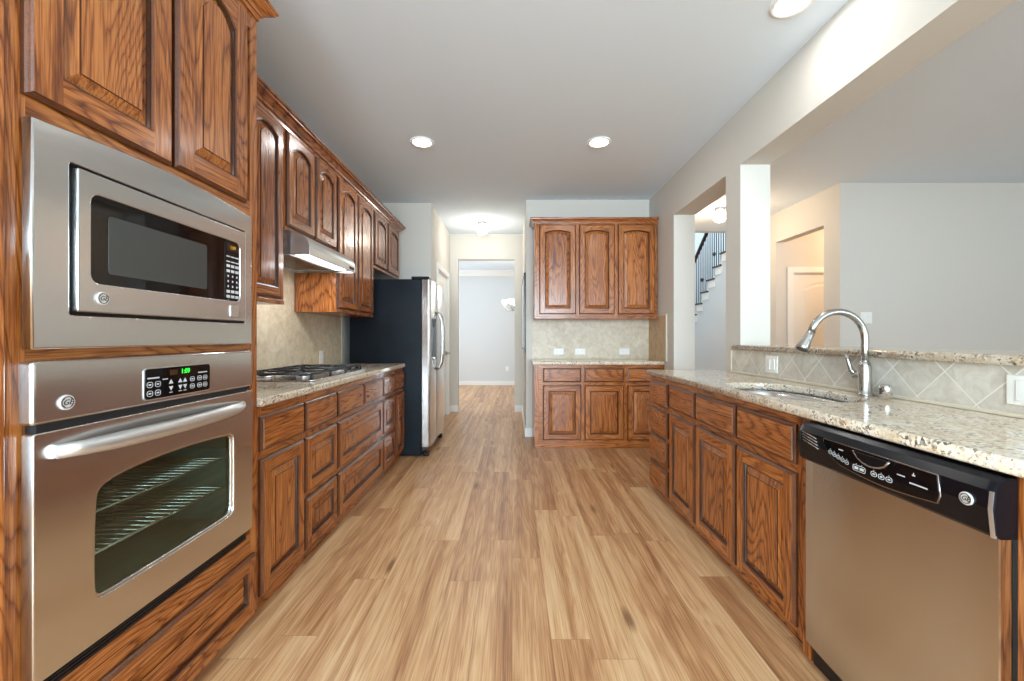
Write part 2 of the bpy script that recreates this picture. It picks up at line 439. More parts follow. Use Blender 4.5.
# rear wall with windows, behind the camera
m = MB(WALL)
wins = [(-1.4, -0.1), (0.3, 1.6), (2.55, 4.25), (4.75, 6.45)]
xs = [-1.8] + [q for p in wins for q in p] + [7.2]
for i in range(0, len(xs), 2): m.box(xs[i], xs[i + 1], -3.75, -3.6, 0, H)
for a, b in wins: m.box(a, b, -3.75, -3.6, 0, 0.5); m.box(a, b, -3.75, -3.6, 2.5, H)
struct('wall_rear', m)
for k, (a, b) in enumerate(wins):
    m = MB(TRIM)
    m.box(a, a + 0.05, -3.74, -3.58, 0.5, 2.5); m.box(b - 0.05, b, -3.74, -3.58, 0.5, 2.5)
    m.box(a + 0.05, b - 0.05, -3.74, -3.58, 0.5, 0.55); m.box(a + 0.05, b - 0.05, -3.74, -3.58, 2.45, 2.5)
    m.box(a + 0.05, b - 0.05, -3.70, -3.66, 1.48, 1.53)
    struct('window_%d' % (k + 1), m)
# living room beyond the bar
struct('wall_living_far', MB(WALL).box(3.43, 7.2, 4.39, 4.51, 0, H))
struct('wall_living_right', MB(WALL).box(7.05, 7.2, -3.6, 4.39, 0, H))
m = MB(WALL)
m.box(3.43, 3.55, 4.51, 4.62, 0, H); m.box(3.43, 3.55, 5.46, 6.4, 0, H); m.box(3.43, 3.55, 4.62, 5.46, 2.40, H)
struct('wall_stair_hall', m)
m = MB(WALL)
m.box(3.55, 3.715, 5.56, 5.68, 0, H); m.box(4.515, 5.2, 5.56, 5.68, 0, H); m.box(3.715, 4.515, 5.56, 5.68, 2.02, H); m.box(5.1, 5.2, 4.51, 5.56, 0, H)
struct('wall_closet_nook', m)
# stairwell
struct('wall_stair_far', MB(WALLB).box(1.7, 5.0, 9.4, 9.5, 0, 5.4))
struct('wall_stair_right', MB(WALLB).box(4.55, 4.65, 6.4, 9.4, 0, 5.4))
struct('wall_stair_left', MB(WALLB).box(1.72, 1.82, 6.7, 9.4, 0, 5.4))
struct('wall_stair_upper', MB(WALL).box(1.72, 4.65, 6.40, 6.50, H, 5.4))
# dining room at the end of the hallway
struct('wall_dining_far', MB(WALLB).box(-3.2, 1.72, 10.2, 10.32, 0, H))
m = MB(WALLB); m.box(-3.2, -3.1, 6.7, 7.3, 0, H); m.box(-3.2, -3.1, 9.9, 10.2, 0, H); m.box(-3.2, -3.1, 7.3, 9.9, 0, 0.6); m.box(-3.2, -3.1, 7.3, 9.9, 2.6, H)
struct('wall_dining_left', m)
struct('wall_dining_right', MB(WALLB).box(1.62, 1.72, 6.70, 10.2, 0, H))
cp = [(0, 0), (0.02, 0), (0.03, 0.02), (0.05, 0.035), (0.09, 0.09), (0.11, 0.105), (0.11, 0.13), (0, 0.13)]
struct('trim_1', MB(TRIM).prism([(10.2 - a, 2.65 + b) for a, b in cp], 'x', -3.1, 1.62))
def baseboard(name, x0, x1, y0, y1):
    m = MB(TRIM); m.box(x0, x1, y0, y1, 0, 0.085, bev=0.003)
    m.box(x0 + 0.002, x1 - 0.002, y0 + 0.002, y1 - 0.002, 0.085, 0.10)
    return struct(name, m)
baseboard('baseboard_dining', -3.1, 1.62, 10.18, 10.2)
baseboard('baseboard_hallway_left', DX, DX + 0.015, 5.05, 5.40)
baseboard('baseboard_hallway_corner', DX, DX + 0.015, 6.40, 6.58)
baseboard('baseboard_hallway_end', DX + 0.015, -0.846, 6.565, 6.58)
baseboard('baseboard_hallway_right', 0.150, 0.165, 4.915, 6.58)
baseboard('baseboard_back', 0.165, 0.238, 4.915, 4.93)
baseboard('baseboard_end', 0.041, 0.15, 6.565, 6.58)
baseboard('baseboard_left', -1.66, -1.645, -3.6, 0.86)
baseboard('baseboard_living_far', 3.45, 7.05, 4.375, 4.39)
baseboard('baseboard_stair', 3.40, 3.43, 5.55, 6.4)
# pantry door in the hallway (local x runs along +Y, faces +X)
def panel_door(name, loc, rz, wd, ht, label_handle=None, arch=True, handle_side=1):
    root = MB(DOORW)
    cw = 0.075
    root = bpy.data.objects.new(name, None); COL.objects.link(root); root.location = loc; root.rotation_euler = (0, 0, rz); root['kind'] = 'structure'
    m = MB(TRIM)
    for x0, x1 in ((-cw, 0), (wd, wd + cw)): m.box(x0, x1, -0.018, 0, 0, ht + cw, bev=0.004)
    m.box(0, wd, -0.018, 0, ht, ht + cw, bev=0.004); m.build('casing', root)
    m = MB(TRIM)
    m.box(0, 0.012, 0, 0.12, 0, ht); m.box(wd - 0.012, wd, 0, 0.12, 0, ht); m.box(0.012, wd - 0.012, 0, 0.12, ht - 0.012, ht); m.build('jamb', root)
    m = MB(DOORW); door_face(m, 0.015, wd - 0.015, 0.01, ht - 0.015, 0.02, arch); leaf = m.build('door_leaf', root)
    m = MB(NICK); hx = wd - 0.075 if handle_side > 0 else 0.075
    m.lathe([(0.001, -0.018), (0.03, -0.018), (0.033, -0.012), (0.033, 0), (0.001, 0)], (hx, 0.02, 0.93), axis='y')
    m.tube([(hx, 0.005, 0.93), (hx, -0.045, 0.93)], 0.009)
    m.tube([(hx, -0.04, 0.93), (hx - 0.05 * handle_side, -0.045, 0.928), (hx - 0.11 * handle_side, -0.04, 0.925)], [0.01, 0.009, 0.007]); m.build('door_handle', leaf)
    return root
def ring_pts(x0, x1, z0, z1, d, arch, rise, n=14):
    """opening outline inset by d: up the right side, along the (arched) top from right to left, down the left"""
    a, b, c, t = x0 + d, x1 - d, z0 + d, z1 - d
    pts = [(a, c), (b, c)]
    if arch:
        for k in range(n + 1):
            s_ = -1 + 2 * k / n; x = b + (a - b) * k / n
            q = max(0.0, 1 - (s_ / 0.93) ** 2) if abs(s_) < 0.93 else 0.0
            pts.append((x, t - rise + rise * (q ** 0.7)))
    else: pts += [(b, t), (a, t)]
    return pts
def door_face(m, x0, x1, z0, z1, y, arch):
    """two-panel white interior door, front face at y"""
    th = 0.036; m.box(x0, x1, y + 0.007, y + th, z0, z1)
    w = x1 - x0; st = 0.115; mid = z0 + 0.46 * (z1 - z0)
    m.box(x0, x0 + st, y, y + 0.006, z0, z1); m.box(x1 - st, x1, y, y + 0.006, z0, z1)
    m.box(x0 + st, x1 - st, y, y + 0.006, z0, z0 + 0.2); m.box(x0 + st, x1 - st, y, y + 0.006, mid - 0.06, mid + 0.06)
    top = ring_pts(x0 + st, x1 - st, mid + 0.06, z1 - 0.11, 0, arch, 0.07)[2:]
    m.prism([(x0 + st, z1), (x1 - st, z1)] + top, 'y', y, y + 0.006)
    for (a, b, ar) in ((z0 + 0.2, mid - 0.06, False), (mid + 0.06, z1 - 0.11, arch)):
        rings = []
        for d, yy in ((0.0, y + 0.005), (0.012, y + 0.0062), (0.03, y + 0.0062), (0.05, y + 0.0015), (0.052, y + 0.0015)):
            rings.append([(p[0], yy, p[1]) for p in ring_pts(x0 + st, x1 - st, a, b, d, ar, 0.07)])
        m.loft(rings, cap='end', smooth=False)
panel_door('door_1', (DX, 5.46, 0), PI / 2, 0.88, 2.06, handle_side=1)
panel_door('door_2', (3.715, 5.56, 0), 0.0, 0.80, 2.02, handle_side=1)

# ================================================================== CABINETRY
def raised_door(parent, name, x0, x1, z0, z1, arch=False, fr=0.058, rise=0.035, y=-0.02, slab=False, grain='v'):
    """cabinet door or drawer front: local x across, front towards -y"""
    th = 0.02; e = 0.006
    m = MB(*WOOD); gm = OV if grain == 'v' else OH
    yb = y + th - 0.0005
    def rect(d, yy): return [(x0 + d, yy, z0 + d), (x1 - d, yy, z0 + d), (x1 - d, yy, z1 - d), (x0 + d, yy, z1 - d)]
    if slab:
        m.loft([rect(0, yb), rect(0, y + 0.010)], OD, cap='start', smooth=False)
        m.loft([rect(0, y + 0.010), rect(0.003, y + 0.007), rect(0.010, y + 0.005), rect(0.013, y)], OM, cap=False, smooth=False); m.loft([rect(0.013, y), rect(0.02, y)], OH, cap='end', smooth=False)
        return m.build(name, parent)
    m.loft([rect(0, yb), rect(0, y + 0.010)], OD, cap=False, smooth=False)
    m.loft([rect(0, y + 0.010), rect(0.004, y + 0.006), rect(0.007, y + 0.004), rect(0.010, y)], OM, cap=False, smooth=False)
    m.face([(x0, yb, z0), (x0, yb, z1), (x1, yb, z1), (x1, yb, z0)], gm)
    a, b, c, t = x0 + fr, x1 - fr, z0 + fr, z1 - fr
    E = 0.010
    m.face([(x0 + E, y, z0 + E), (a, y, z0 + E), (a, y, z1 - E), (x0 + E, y, z1 - E)], OV)
    m.face([(b, y, z0 + E), (x1 - E, y, z0 + E), (x1 - E, y, z1 - E), (b, y, z1 - E)], OV)
    m.face([(a, y, z0 + E), (b, y, z0 + E), (b, y, c), (a, y, c)], OH)
    o0 = ring_pts(a, b, c, t, 0, arch, rise)
    top = o0[2:]
    for i in range(len(top) - 1):
        p, q = top[i], top[i + 1]
        m.face([(q[0], y, q[1]), (p[0], y, p[1]), (p[0], y, z1 - E), (q[0], y, z1 - E)], OH)
    R = lambda d, yy: [(p[0], yy, p[1]) for p in ring_pts(a, b, c, t, d, arch, rise)]
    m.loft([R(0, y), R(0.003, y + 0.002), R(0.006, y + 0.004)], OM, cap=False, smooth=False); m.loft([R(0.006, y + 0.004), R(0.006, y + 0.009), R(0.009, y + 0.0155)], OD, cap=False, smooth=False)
    bmesh.ops.remove_doubles(m.bm, verts=m.bm.verts[:], dist=1e-5)
    bmesh.ops.recalc_face_normals(m.bm, faces=m.bm.faces[:])
    o = m.build(name, parent)
    p = MB(*WOOD)
    bw = min(0.030, (b - a) * 0.18, (t - c) * 0.2)
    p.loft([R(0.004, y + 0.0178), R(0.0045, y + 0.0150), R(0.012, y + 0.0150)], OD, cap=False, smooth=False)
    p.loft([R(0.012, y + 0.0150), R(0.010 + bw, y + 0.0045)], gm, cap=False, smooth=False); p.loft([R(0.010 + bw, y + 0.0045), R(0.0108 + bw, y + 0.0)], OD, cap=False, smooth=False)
    p.loft([R(0.0108 + bw, y + 0.0), R(0.0125 + bw, y + 0.0)], gm, cap='end', smooth=False)
    p.build('raised_panel', o)
    return o
def carcass(parent, W_, D_, z0, z1, toe=False, frame_xs=(), open_top=False, fw=0.03):
    """box behind plus face frame whose front is y=0; toe kick below when toe"""
    m = MB(*WOOD)
    if open_top:
        m.box(0, 0.018, 0.02, D_, z0, z1, OV); m.box(W_ - 0.018, W_, 0.02, D_, z0, z1, OV); m.box(0.018, W_ - 0.018, 0.02, D_, z0, z0 + 0.018, OV); m.box(0.018, W_ - 0.018, D_ - 0.01, D_, z0 + 0.018, z1, OV)
    else: m.box(0, W_, 0.02, D_, z0, z1, OV)
    m.build('carcass', parent)
    m = MB(*WOOD)
    m.box(0.0005, W_ - 0.0005, 0.001, 0.0195, z0 + 0.001, z1 - 0.001, OH)
    for x in sorted(set([0.0, W_ - fw] + list(frame_xs))): m.box(x, x + fw, 0, 0.0195, z0, z1, OV)
    m.build('face_frame', parent)
    if toe:
        MB(*WOOD).box(0, W_, 0.028, D_ - 0.01, 0.0, z0, OH).build('toe_kick', parent)

XL, XR = -1.06, 1.08
ZB0, ZB1 = 0.065, 0.876
# ---- left base run
def left_base(y0, y1, label, name='base_cabinet', **k):
    t = thing(name, label, 'cabinet', (XL, y0, 0), PI / 2, 'left base cabinets')
    carcass(t, y1 - y0, 0.595, ZB0, ZB1, True, **k)
    return t
t = left_base(1.745, 2.122, 'oak base cabinet with one tall door under one drawer, right beside the wall oven')
raised_door(t, 'drawer', 0.008, 0.368, 0.690, 0.838, slab=True)
raised_door(t, 'door', 0.008, 0.368, 0.085, 0.655)
t = left_base(2.122, 2.52, 'oak base cabinet with a plain drawer above two square panelled drawers, second from the oven')
raised_door(t, 'drawer', 0.012, 0.386, 0.690, 0.838, slab=True)
raised_door(t, 'drawer', 0.012, 0.386, 0.375, 0.655, fr=0.05)
raised_door(t, 'drawer', 0.012, 0.386, 0.085, 0.345, fr=0.05)
t = left_base(2.52, 3.40, 'widest oak base cabinet, with two long panelled drawers, under the gas cooktop')
raised_door(t, 'drawer', 0.012, 0.435, 0.690, 0.838, slab=True)
raised_door(t, 'drawer', 0.455, 0.870, 0.690, 0.838, slab=True)
raised_door(t, 'drawer', 0.012, 0.870, 0.375, 0.655, fr=0.055)
raised_door(t, 'drawer', 0.012, 0.870, 0.085, 0.345, fr=0.055)
t = left_base(3.40, 3.76, 'narrow oak base cabinet with three stacked drawers, second from the refrigerator')
raised_door(t, 'drawer', 0.012, 0.35, 0.690, 0.838, slab=True)
raised_door(t, 'drawer', 0.012, 0.35, 0.375, 0.655, fr=0.05)
raised_door(t, 'drawer', 0.012, 0.35, 0.085, 0.345, fr=0.05)
t = left_base(3.76, 4.075, 'oak base cabinet with drawer over a slim door, right beside the refrigerator')
raised_door(t, 'drawer', 0.012, 0.305, 0.690, 0.838, slab=True)
raised_door(t, 'door', 0.012, 0.305, 0.085, 0.655)

def counter_profile(o):
    b = o.modifiers.new('bevel', 'BEVEL'); b.width = 0.010; b.segments = 3; b.limit_method = 'ANGLE'; b.angle_limit = math.radians(60)
    return o
o = MB(GRAN).box(-1.655, -1.038, 1.748, 4.088, 0.877, 0.914).build('countertop'); counter_profile(o)
tag(o, 'long speckled granite countertop on the left, carrying the gas cooktop', 'countertop')
m = MB(TILE_L, NOSE); m.box(-1.658, -1.650, 1.75, 4.06, 0.915, 1.365); m.box(-1.658, -1.650, 2.47, 3.18, 1.3655, 1.70)
m.box(-1.658, -1.647, 4.06, 4.09, 0.915, 1.365, NOSE, bev=0.003)
tag(m.build('tile_backsplash'), 'beige stone tile backsplash on the left wall behind the gas cooktop', 'backsplash')

# ---- left wall cabinets
XU = -1.34
def left_upper(y0, y1, z0, label, doors, z1=2.44, name='upper_cabinet'):
    t = thing(name, label, 'cabinet', (XU, y0, z0), PI / 2, 'left wall cabinets')
    h = z1 - z0
    carcass(t, y1 - y0, 0.307, 0, h)
    for a, b in doors: raised_door(t, 'door', a - y0, b - y0, 0.032, 2.391 - z0, arch=True, fr=0.055, rise=0.034)
    MB(*WOOD).box(0.001, y1 - y0 - 0.001, -0.006, 0.0, 0.0, 0.022, OH, bev=0.002).build('bottom_rail', t)
    return t
left_upper(1.745, 2.462, 1.36, 'oak wall cabinet nearest the oven tower, left of the range hood', [(1.78, 2.09), (2.115, 2.432)])
left_upper(2.462, 3.19, 1.80, 'short oak wall cabinet with two arched doors directly above the range hood', [(2.482, 2.818), (2.84, 3.168)])
left_upper(3.19, 4.035, 1.36, 'tall oak wall cabinet with two arched doors, between range hood and refrigerator', [(3.212, 3.60), (3.625, 4.01)])
left_upper(4.035, 4.95, 1.84, 'short oak wall cabinet with two arched doors directly above the refrigerator', [(4.06, 4.46), (4.50, 4.92)])

CROWN = [(0, -0.01), (-0.008, -0.01), (-0.010, 0.008), (-0.020, 0.014), (-0.024, 0.026), (-0.045, 0.044), (-0.060, 0.050), (-0.062, 0.060), (-0.070, 0.062), (-0.070, 0.072), (0, 0.072)]
def crown(name, loc, rz, W_, ret_l, ret_r, label, depth=0.3, sc=1.0, parent=None):
    """profile: (y out, z up); mitred returns at the ends"""
    t = MB(*WOOD); P_ = [(a * sc, b * sc) for a, b in CROWN]
    rings = []
    if ret_l: rings.append([(a, depth, b) for a, b in P_])
    rings.append([((a if ret_l else 0), a, b) for a, b in P_])
    rings.append([(W_ - (a if ret_r else 0), a, b) for a, b in P_])
    if ret_r: rings.append([(W_ - a, depth, b) for a, b in P_])
    t.loft(rings, OH, smooth=False)
    o = t.build(name, parent); o.location = loc; o.rotation_euler = (0, 0, rz)
    return o if parent else tag(o, label, 'molding')
crown('crown_molding', (XU + 0.001, 1.75, 2.404), PI / 2, 3.20, False, True, 'long oak crown molding running along the top of the left wall cabinets', depth=-0.0005)

# ---- oven tower
TY0, TY1 = 0.868, 1.744
t = thing('oven_cabinet', 'tall oak cabinet tower holding the microwave above the wall oven', 'cabinet', (XL, TY0, 0), PI / 2)
W_ = TY1 - TY0
m = MB(*WOOD)
m.box(0, W_, 0.02, 0.595, 0.03, 0.30, OV); m.box(0, W_, 0.02, 0.595, 1.655, 2.52, OV)
m.box(0, 0.045, 0.02, 0.595, 0.30, 1.655, OV); m.box(W_ - 0.045, W_, 0.02, 0.595, 0.30, 1.655, OV)
m.box(0.045, W_ - 0.045, 0.57, 0.595, 0.30, 1.655, OV); m.box(0.045, W_ - 0.045, 0.02, 0.57, 1.118, 1.142, OV)
m.build('carcass', t)
m = MB(*WOOD)
m.box(0.0, 0.0465, 0, 0.0195, 0.03, 2.52, OV); m.box(W_ - 0.0465, W_, 0, 0.0195, 0.03, 2.52, OV)
m.box(-0.006, 0.006, -0.006, 0.004, 0.03, 2.52, OV, bev=0.003)
for a, b in ((0.03, 0.085), (0.27, 0.375), (1.1175, 1.1425), (1.62, 1.72), (2.42, 2.52)): m.box(0.0465, W_ - 0.0465, 0, 0.0195, a, b, OH)
m.box(0.42, 0.455, 0.0005, 0.0195, 1.72, 2.42, OV)
m.build('face_frame', t)
raised_door(t, 'door', 0.036, 0.424, 1.696, 2.45, arch=True, rise=0.05, fr=0.07)
raised_door(t, 'door', 0.440, W_ - 0.083, 1.700, 2.45, arch=True, rise=0.05, fr=0.07)
raised_door(t, 'drawer', 0.04, W_ - 0.03, 0.06, 0.292, fr=0.05, grain='h')
MB(*WOOD).box(0, W_, 0.03, 0.5, 0, 0.03, OH).build('toe_kick', t)
crown('crown_molding', (0, 0, 2.492), 0, W_, True, True, '', 0.59, 0.85, t)

def badge(parent, x, z, r, y):
    m = MB(BADGE)
    m.lathe([(0.0005, 0), (r, 0), (r, -0.003), (r * 0.93, -0.0045), (r * 0.86, -0.0040), (0.0005, -0.0040)], (x, y, z), axis='y')
    m2 = MB(MATTE)
    ring = [(x + r * 0.74 * math.cos(2 * PI * k / 24), y - 0.0045, z + r * 0.74 * math.sin(2 * PI * k / 24)) for k in range(25)]
    m2.tube(ring, r * 0.05, n=6, cap=False)
    m2.text('GE', x, z, r * 1.02, y - 0.0045, MATTE, shear=0.35)
    for k in range(4):
        a = PI / 4 + k * PI / 2
        m2.tube([(x + r * 0.74 * math.cos(a + d), y - 0.0045, z + r * (0.74 - 0.16 * math.sin(PI * (d + 0.35) / 0.7)) * math.sin(a + d)) for d in (-0.35, -0.15, 0.05, 0.2, 0.35)], r * 0.035, n=6)
    b = m.build('badge', parent); m2.build('monogram', b)

# ---- wall oven (local frame of the tower: x along +Y from 0.868, front -y)
ov = thing('wall_oven', 'stainless steel wall oven with dark window and bowed handle, below the microwave', 'oven', (XL - 0.008, TY0, 0.41), PI / 2)
z_ = lambda z: z - 0.41
OX0, OX1 = 0.034, 0.797
m = MB(MATTE); m.box(0.0475, 0.775, 0.0195, 0.03, z_(0.376), z_(0.43))   # hidden ledge
m.box(0.0475, 0.80 - 0.02, -0.026, 0.019, z_(0.376), z_(0.41), BLACK, bev=0.002)
for k in range(3): m.box(0.06, 0.77, -0.028, -0.024, z_(0.384 + 0.009 * k), z_(0.387 + 0.009 * k), BLACK)
m.build('vent_strip', ov)
m = MB(MATTE); m.box(0.0475, W_ - 0.0475, 0.0, 0.04, z_(0.965), z_(1.112)); m.box(0.048, 0.78, -0.03, -0.002, z_(0.955), z_(0.98)); m.build('housing', ov)
m = MB(SS); m.box(OX0, OX1, -0.038, -0.001, z_(0.977), z_(1.1165), SS, bev=0.007, seg=3); cpn = m.build('control_panel', ov)
m = MB(SSZ)
m.plate([rrect(0.304, 0.562, z_(0.990), z_(1.082), 0.010)], -0.0405, -0.037, m=HOODM); m.build('display_bezel', cpn)
m = MB(GLASSB); m.plate([rrect(0.307, 0.559, z_(0.993), z_(1.079), 0.009)], -0.0418, -0.0385, m=GLASSB); dp = m.build('display', cpn)
yk = -0.0422
m = MB(MARK)
def key(m, x, z, w, h):
    m.plate([rrect(x - w / 2, x + w / 2, z - h / 2, z + h / 2, h * 0.42, 3), rrect(x - w / 2 + 0.0016, x + w / 2 - 0.0016, z - h / 2 + 0.0016, z + h / 2 - 0.0016, h * 0.3, 3)], yk - 0.0003, yk + 0.0003, m=MARK)
    m.box(x - w * 0.22, x + w * 0.22, yk - 0.0003, yk + 0.0003, z - h * 0.12, z + h * 0.12)
for kx in (0.322, 0.349):
    for kz in (1.034, 1.009): key(m, kx, z_(kz), 0.020, 0.017)
for kx in (0.396, 0.431, 0.450):
    m.prism([(kx - 0.008, z_(1.030)), (kx + 0.008, z_(1.030)), (kx, z_(1.043))], 'y', yk - 0.0003, yk + 0.0003)
    m.prism([(kx - 0.008, z_(1.022)), (kx + 0.008, z_(1.022)), (kx, z_(1.009))], 'y', yk - 0.0003, yk + 0.0003)
    m.box(kx - 0.006, kx + 0.006, yk - 0.0003, yk + 0.0003, z_(1.003), z_(1.005))
for kx in (0.472, 0.503, 0.528):
    for kz in (1.036, 1.013): key(m, kx + 0.008, z_(kz), 0.019, 0.015)
m.box(0.314, 0.354, yk - 0.0003, yk + 0.0003, z_(1.0505), z_(1.0545)); m.box(0.365, 0.384, yk - 0.0003, yk + 0.0003, z_(1.044), z_(1.047)); m.box(0.505, 0.545, yk - 0.0003, yk + 0.0003, z_(1.0525), z_(1.056))
m.build('key_markings', dp)
MB(BROWNP).box(0.392, 0.420, yk, -0.0412, z_(1.055), z_(1.071)).build('display_window', dp)
MB(GREEN).text('1:09', 0.452, z_(1.0635), 0.021, yk, GREEN).build('clock_digits', dp)
badge(cpn, 0.102, z_(1.019), 0.0175, -0.038)
# oven door with window hole
zt, zb = 0.815, 0.515
hole = [(0.165, z_(0.545)), (0.172, z_(0.525)), (0.195, z_(0.515)), (0.655, z_(0.515)), (0.678, z_(0.523)), (0.686, z_(0.545)), (0.686, z_(0.790)), (0.680, z_(0.808)), (0.66, z_(0.816)),
        (0.55, z_(0.824)), (0.42, z_(0.827)), (0.30, z_(0.822)), (0.22, z_(0.812)), (0.182, z_(0.798)), (0.168, z_(0.775))]
def smooth_poly(p, it=2):
    for _ in range(it):
        q = []
        for i in range(len(p)):
            a, b = p[i], p[(i + 1) % len(p)]
            q += [(a[0] * .75 + b[0] * .25, a[1] * .75 + b[1] * .25), (a[0] * .25 + b[0] * .75, a[1] * .25 + b[1] * .75)]
        p = q
    return p
hole = smooth_poly(hole)
m = MB(SS); m.plate([rrect(OX0, OX1, z_(0.415), z_(0.960), 0.006, 3), hole], -0.040, -0.012, bev=0.003, m=SS)
od = m.build('door', ov)
cx, cz = 0.426, z_(0.67)
ins = lambda s: [(cx + (p[0] - cx) * s, cz + (p[1] - cz) * s * 0.995) for p in hole]
m = MB(BLACK); m.plate([ins(1.03), ins(0.975)], -0.034, -0.014, m=SS); m.build('window_rim', od)
m = MB(OVENG); m.plate([ins(1.0)], -0.030, -0.027, m=OVENG); m.build('window_glass', od)
m = MB(MATTE)
m.box(0.052, 0.78, -0.0115, 0.0, z_(0.43), z_(0.50)); m.box(0.052, 0.78, -0.0115, 0.0, z_(0.835), z_(0.955)); m.box(0.052, 0.15, -0.0115, 0.0, z_(0.50), z_(0.835)); m.box(0.70, 0.78, -0.0115, 0.0, z_(0.50), z_(0.835)); m.build('door_liner', od)
CAV = plain('green_grey_oven_enamel', (0.035, 0.085, 0.068), 0.35, nscale=200, namt=0.5)
m = MB(CAV)
m.box(0.10, 0.74, 0.46, 0.47, z_(0.47), z_(0.86)); m.box(0.09, 0.10, 0.005, 0.46, z_(0.47), z_(0.86)); m.box(0.74, 0.75, 0.005, 0.46, z_(0.47), z_(0.86)); m.box(0.10, 0.74, 0.005, 0.46, z_(0.46), z_(0.47)); m.box(0.10, 0.74, 0.005, 0.46, z_(0.86), z_(0.87)); m.build('cavity', ov)
for zz in (0.60, 0.71):
    m = MB(NICK); m.tube([(0.105, 0.03, z_(zz)), (0.735, 0.03, z_(zz))], 0.004, n=8); m.tube([(0.105, 0.43, z_(zz)), (0.735, 0.43, z_(zz))], 0.004, n=8)
    for k in range(22): x = 0.115 + k * 0.029; m.tube([(x, 0.03, z_(zz)), (x, 0.43, z_(zz))], 0.0022, n=6)
    m.build('oven_rack', ov)
m = MB(HOODM); pts = []
for k in range(17):
    s_ = k / 16; x = 0.074 + s_ * 0.650; pts.append((x, -0.046 - 0.052 * math.sin(PI * s_) ** 0.55, z_(0.912)))
rr = [0.012 + 0.005 * min(1, 4 * min(k, 16 - k) / 16 + 0.2) for k in range(17)]
m.tube(pts, rr, n=14, sz=1.25)
m.build('handle', od)

# ---- microwave
mw = thing('microwave', 'built-in stainless microwave with trim frame and dark window, above the wall oven', 'microwave', (XL - 0.011, TY0, 1.14), PI / 2)
z_ = lambda z: z - 1.14
n = 16; top = []
for k in range(n + 1):
    s_ = k / n; x = 0.797 - s_ * 0.763; top.append((x, z_(1.644 + 0.022 * math.sin(PI * s_))))
outl = [(0.034, z_(1.143)), (0.797, z_(1.143))] + top
m = MB(SS); m.plate([outl, rrect(0.112, 0.755, z_(1.222), z_(1.578), 0.006, 3)], -0.040, -0.016, bev=0.004, m=SS); m.build('trim_frame', mw)
m = MB(MATTE); m.box(0.06, 0.78, -0.0155, -0.0115, z_(1.16), z_(1.615)); m.box(0.113, 0.754, -0.024, 0.30, z_(1.223), z_(1.577)); m.build('housing', mw)
m = MB(SS)
m.plate([rrect(0.122, 0.745, z_(1.230), z_(1.570), 0.004, 3), rrect(0.154, 0.713, z_(1.302), z_(1.520), 0.022)], -0.048, -0.025, bev=0.003, m=SS)
mf = m.build('front_panel', mw)
m = MB(GLASSB); m.plate([rrect(0.152, 0.632, z_(1.300), z_(1.522), 0.022)], -0.044, -0.030, m=GLASSB); gl = m.build('door_glass', mw)
m = MB(MESHW); m.plate([rrect(0.20, 0.545, z_(1.330), z_(1.478), 0.008)], -0.0452, -0.0440, m=MESHW); m.build('window_screen', gl)
m = MB(BLACK); m.plate([rrect(0.634, 0.715, z_(1.300), z_(1.522), 0.018)], -0.0445, -0.030, m=BLACK); kp = m.build('keypad', mw)
m = MB(MARK)
for r_ in range(9):
    for c_ in range(3):
        z0 = 1.312 + r_ * 0.0185; x0 = 0.642 + c_ * 0.024
        if 2 <= r_ <= 4: m.plate([rrect(x0 + 0.005, x0 + 0.012, z_(z0 + 0.001), z_(z0 + 0.009), 0.003, 2)], -0.0453, -0.0446, m=MARK)
        elif r_ > 6: m.box(x0, x0 + 0.019, -0.0453, -0.0446, z_(z0), z_(z0 + 0.0045))
        else: m.box(x0, x0 + 0.018, -0.0453, -0.0446, z_(z0), z_(z0 + 0.010))
m.build('key_markings', kp)
m = MB(BROWNP); m.box(0.645, 0.705, -0.0455, -0.0446, z_(1.484), z_(1.508)); dd = m.build('display', kp)
MB(AMBER).text('1:09', 0.675, z_(1.496), 0.018, -0.0462, AMBER).build('clock_digits', dd)
m = MB(SS); m.plate([rrect(0.655, 0.700, z_(1.244), z_(1.286), 0.003, 3)], -0.0515, -0.048, bev=0.001, m=HOODM); m.build('door_button', mw)
badge(mf, 0.180, z_(1.266), 0.0165, -0.048)

# ---- range hood (local: origin XU face, x along +Y, y towards the wall)
hd = thing('range_hood', 'pale metal range hood with lit underside above the gas cooktop', 'range hood', (XU, 2.466, 1.655), PI / 2)
HW = 0.72
prof = [(0.307, 0.005), (0.307, 0.144), (-0.005, 0.144)]
for k in range(9):
    s_ = k / 8; prof.append((-0.005 - 0.145 * math.sin(s_ * PI / 2 * 0.95) , 0.144 - 0.09 * (1 - math.cos(s_ * PI / 2))))
prof += [(-0.153, 0.045), (-0.153, 0.0), (-0.140, 0.0), (-0.140, 0.02), (0.30, 0.02), (0.30, 0.005)]
m = MB(HOODM); m.prism([(a, b) for a, b in prof], 'x', 0.004, HW - 0.004, HOODM)
m.build('shell', hd)
m = MB(BROWNP, SS)
side = [p for p in prof if p[1] > 0.001 or p[0] < -0.1]
sp = [(0.307, 0.0)] + prof[1:12] + [(-0.150, 0.0)]
m.prism(sp, 'x', 0.0, 0.004, SS); m.build('end_panel', hd)
m = MB(SS); m.prism(sp, 'x', HW - 0.004, HW, SS); m.build('end_panel', hd)
m = MB(HOODL); m.box(0.08, HW - 0.08, -0.125, -0.03, 0.010, 0.019, HOODL, bev=0.002); m.build('light_lens', hd)
m = MB(NICK); m.box(0.05, HW - 0.05, 0.0, 0.27, 0.012, 0.019, NICK)
for k in range(24): m.box(0.06 + k * 0.025, 0.065 + k * 0.025, 0.005, 0.265, 0.009, 0.012, NICK)
m.build('filter', hd)
m = MB(DARKP); m.box(HW - 0.12, HW - 0.035, -0.1555, -0.152, 0.014, 0.034, DARKP, bev=0.001)
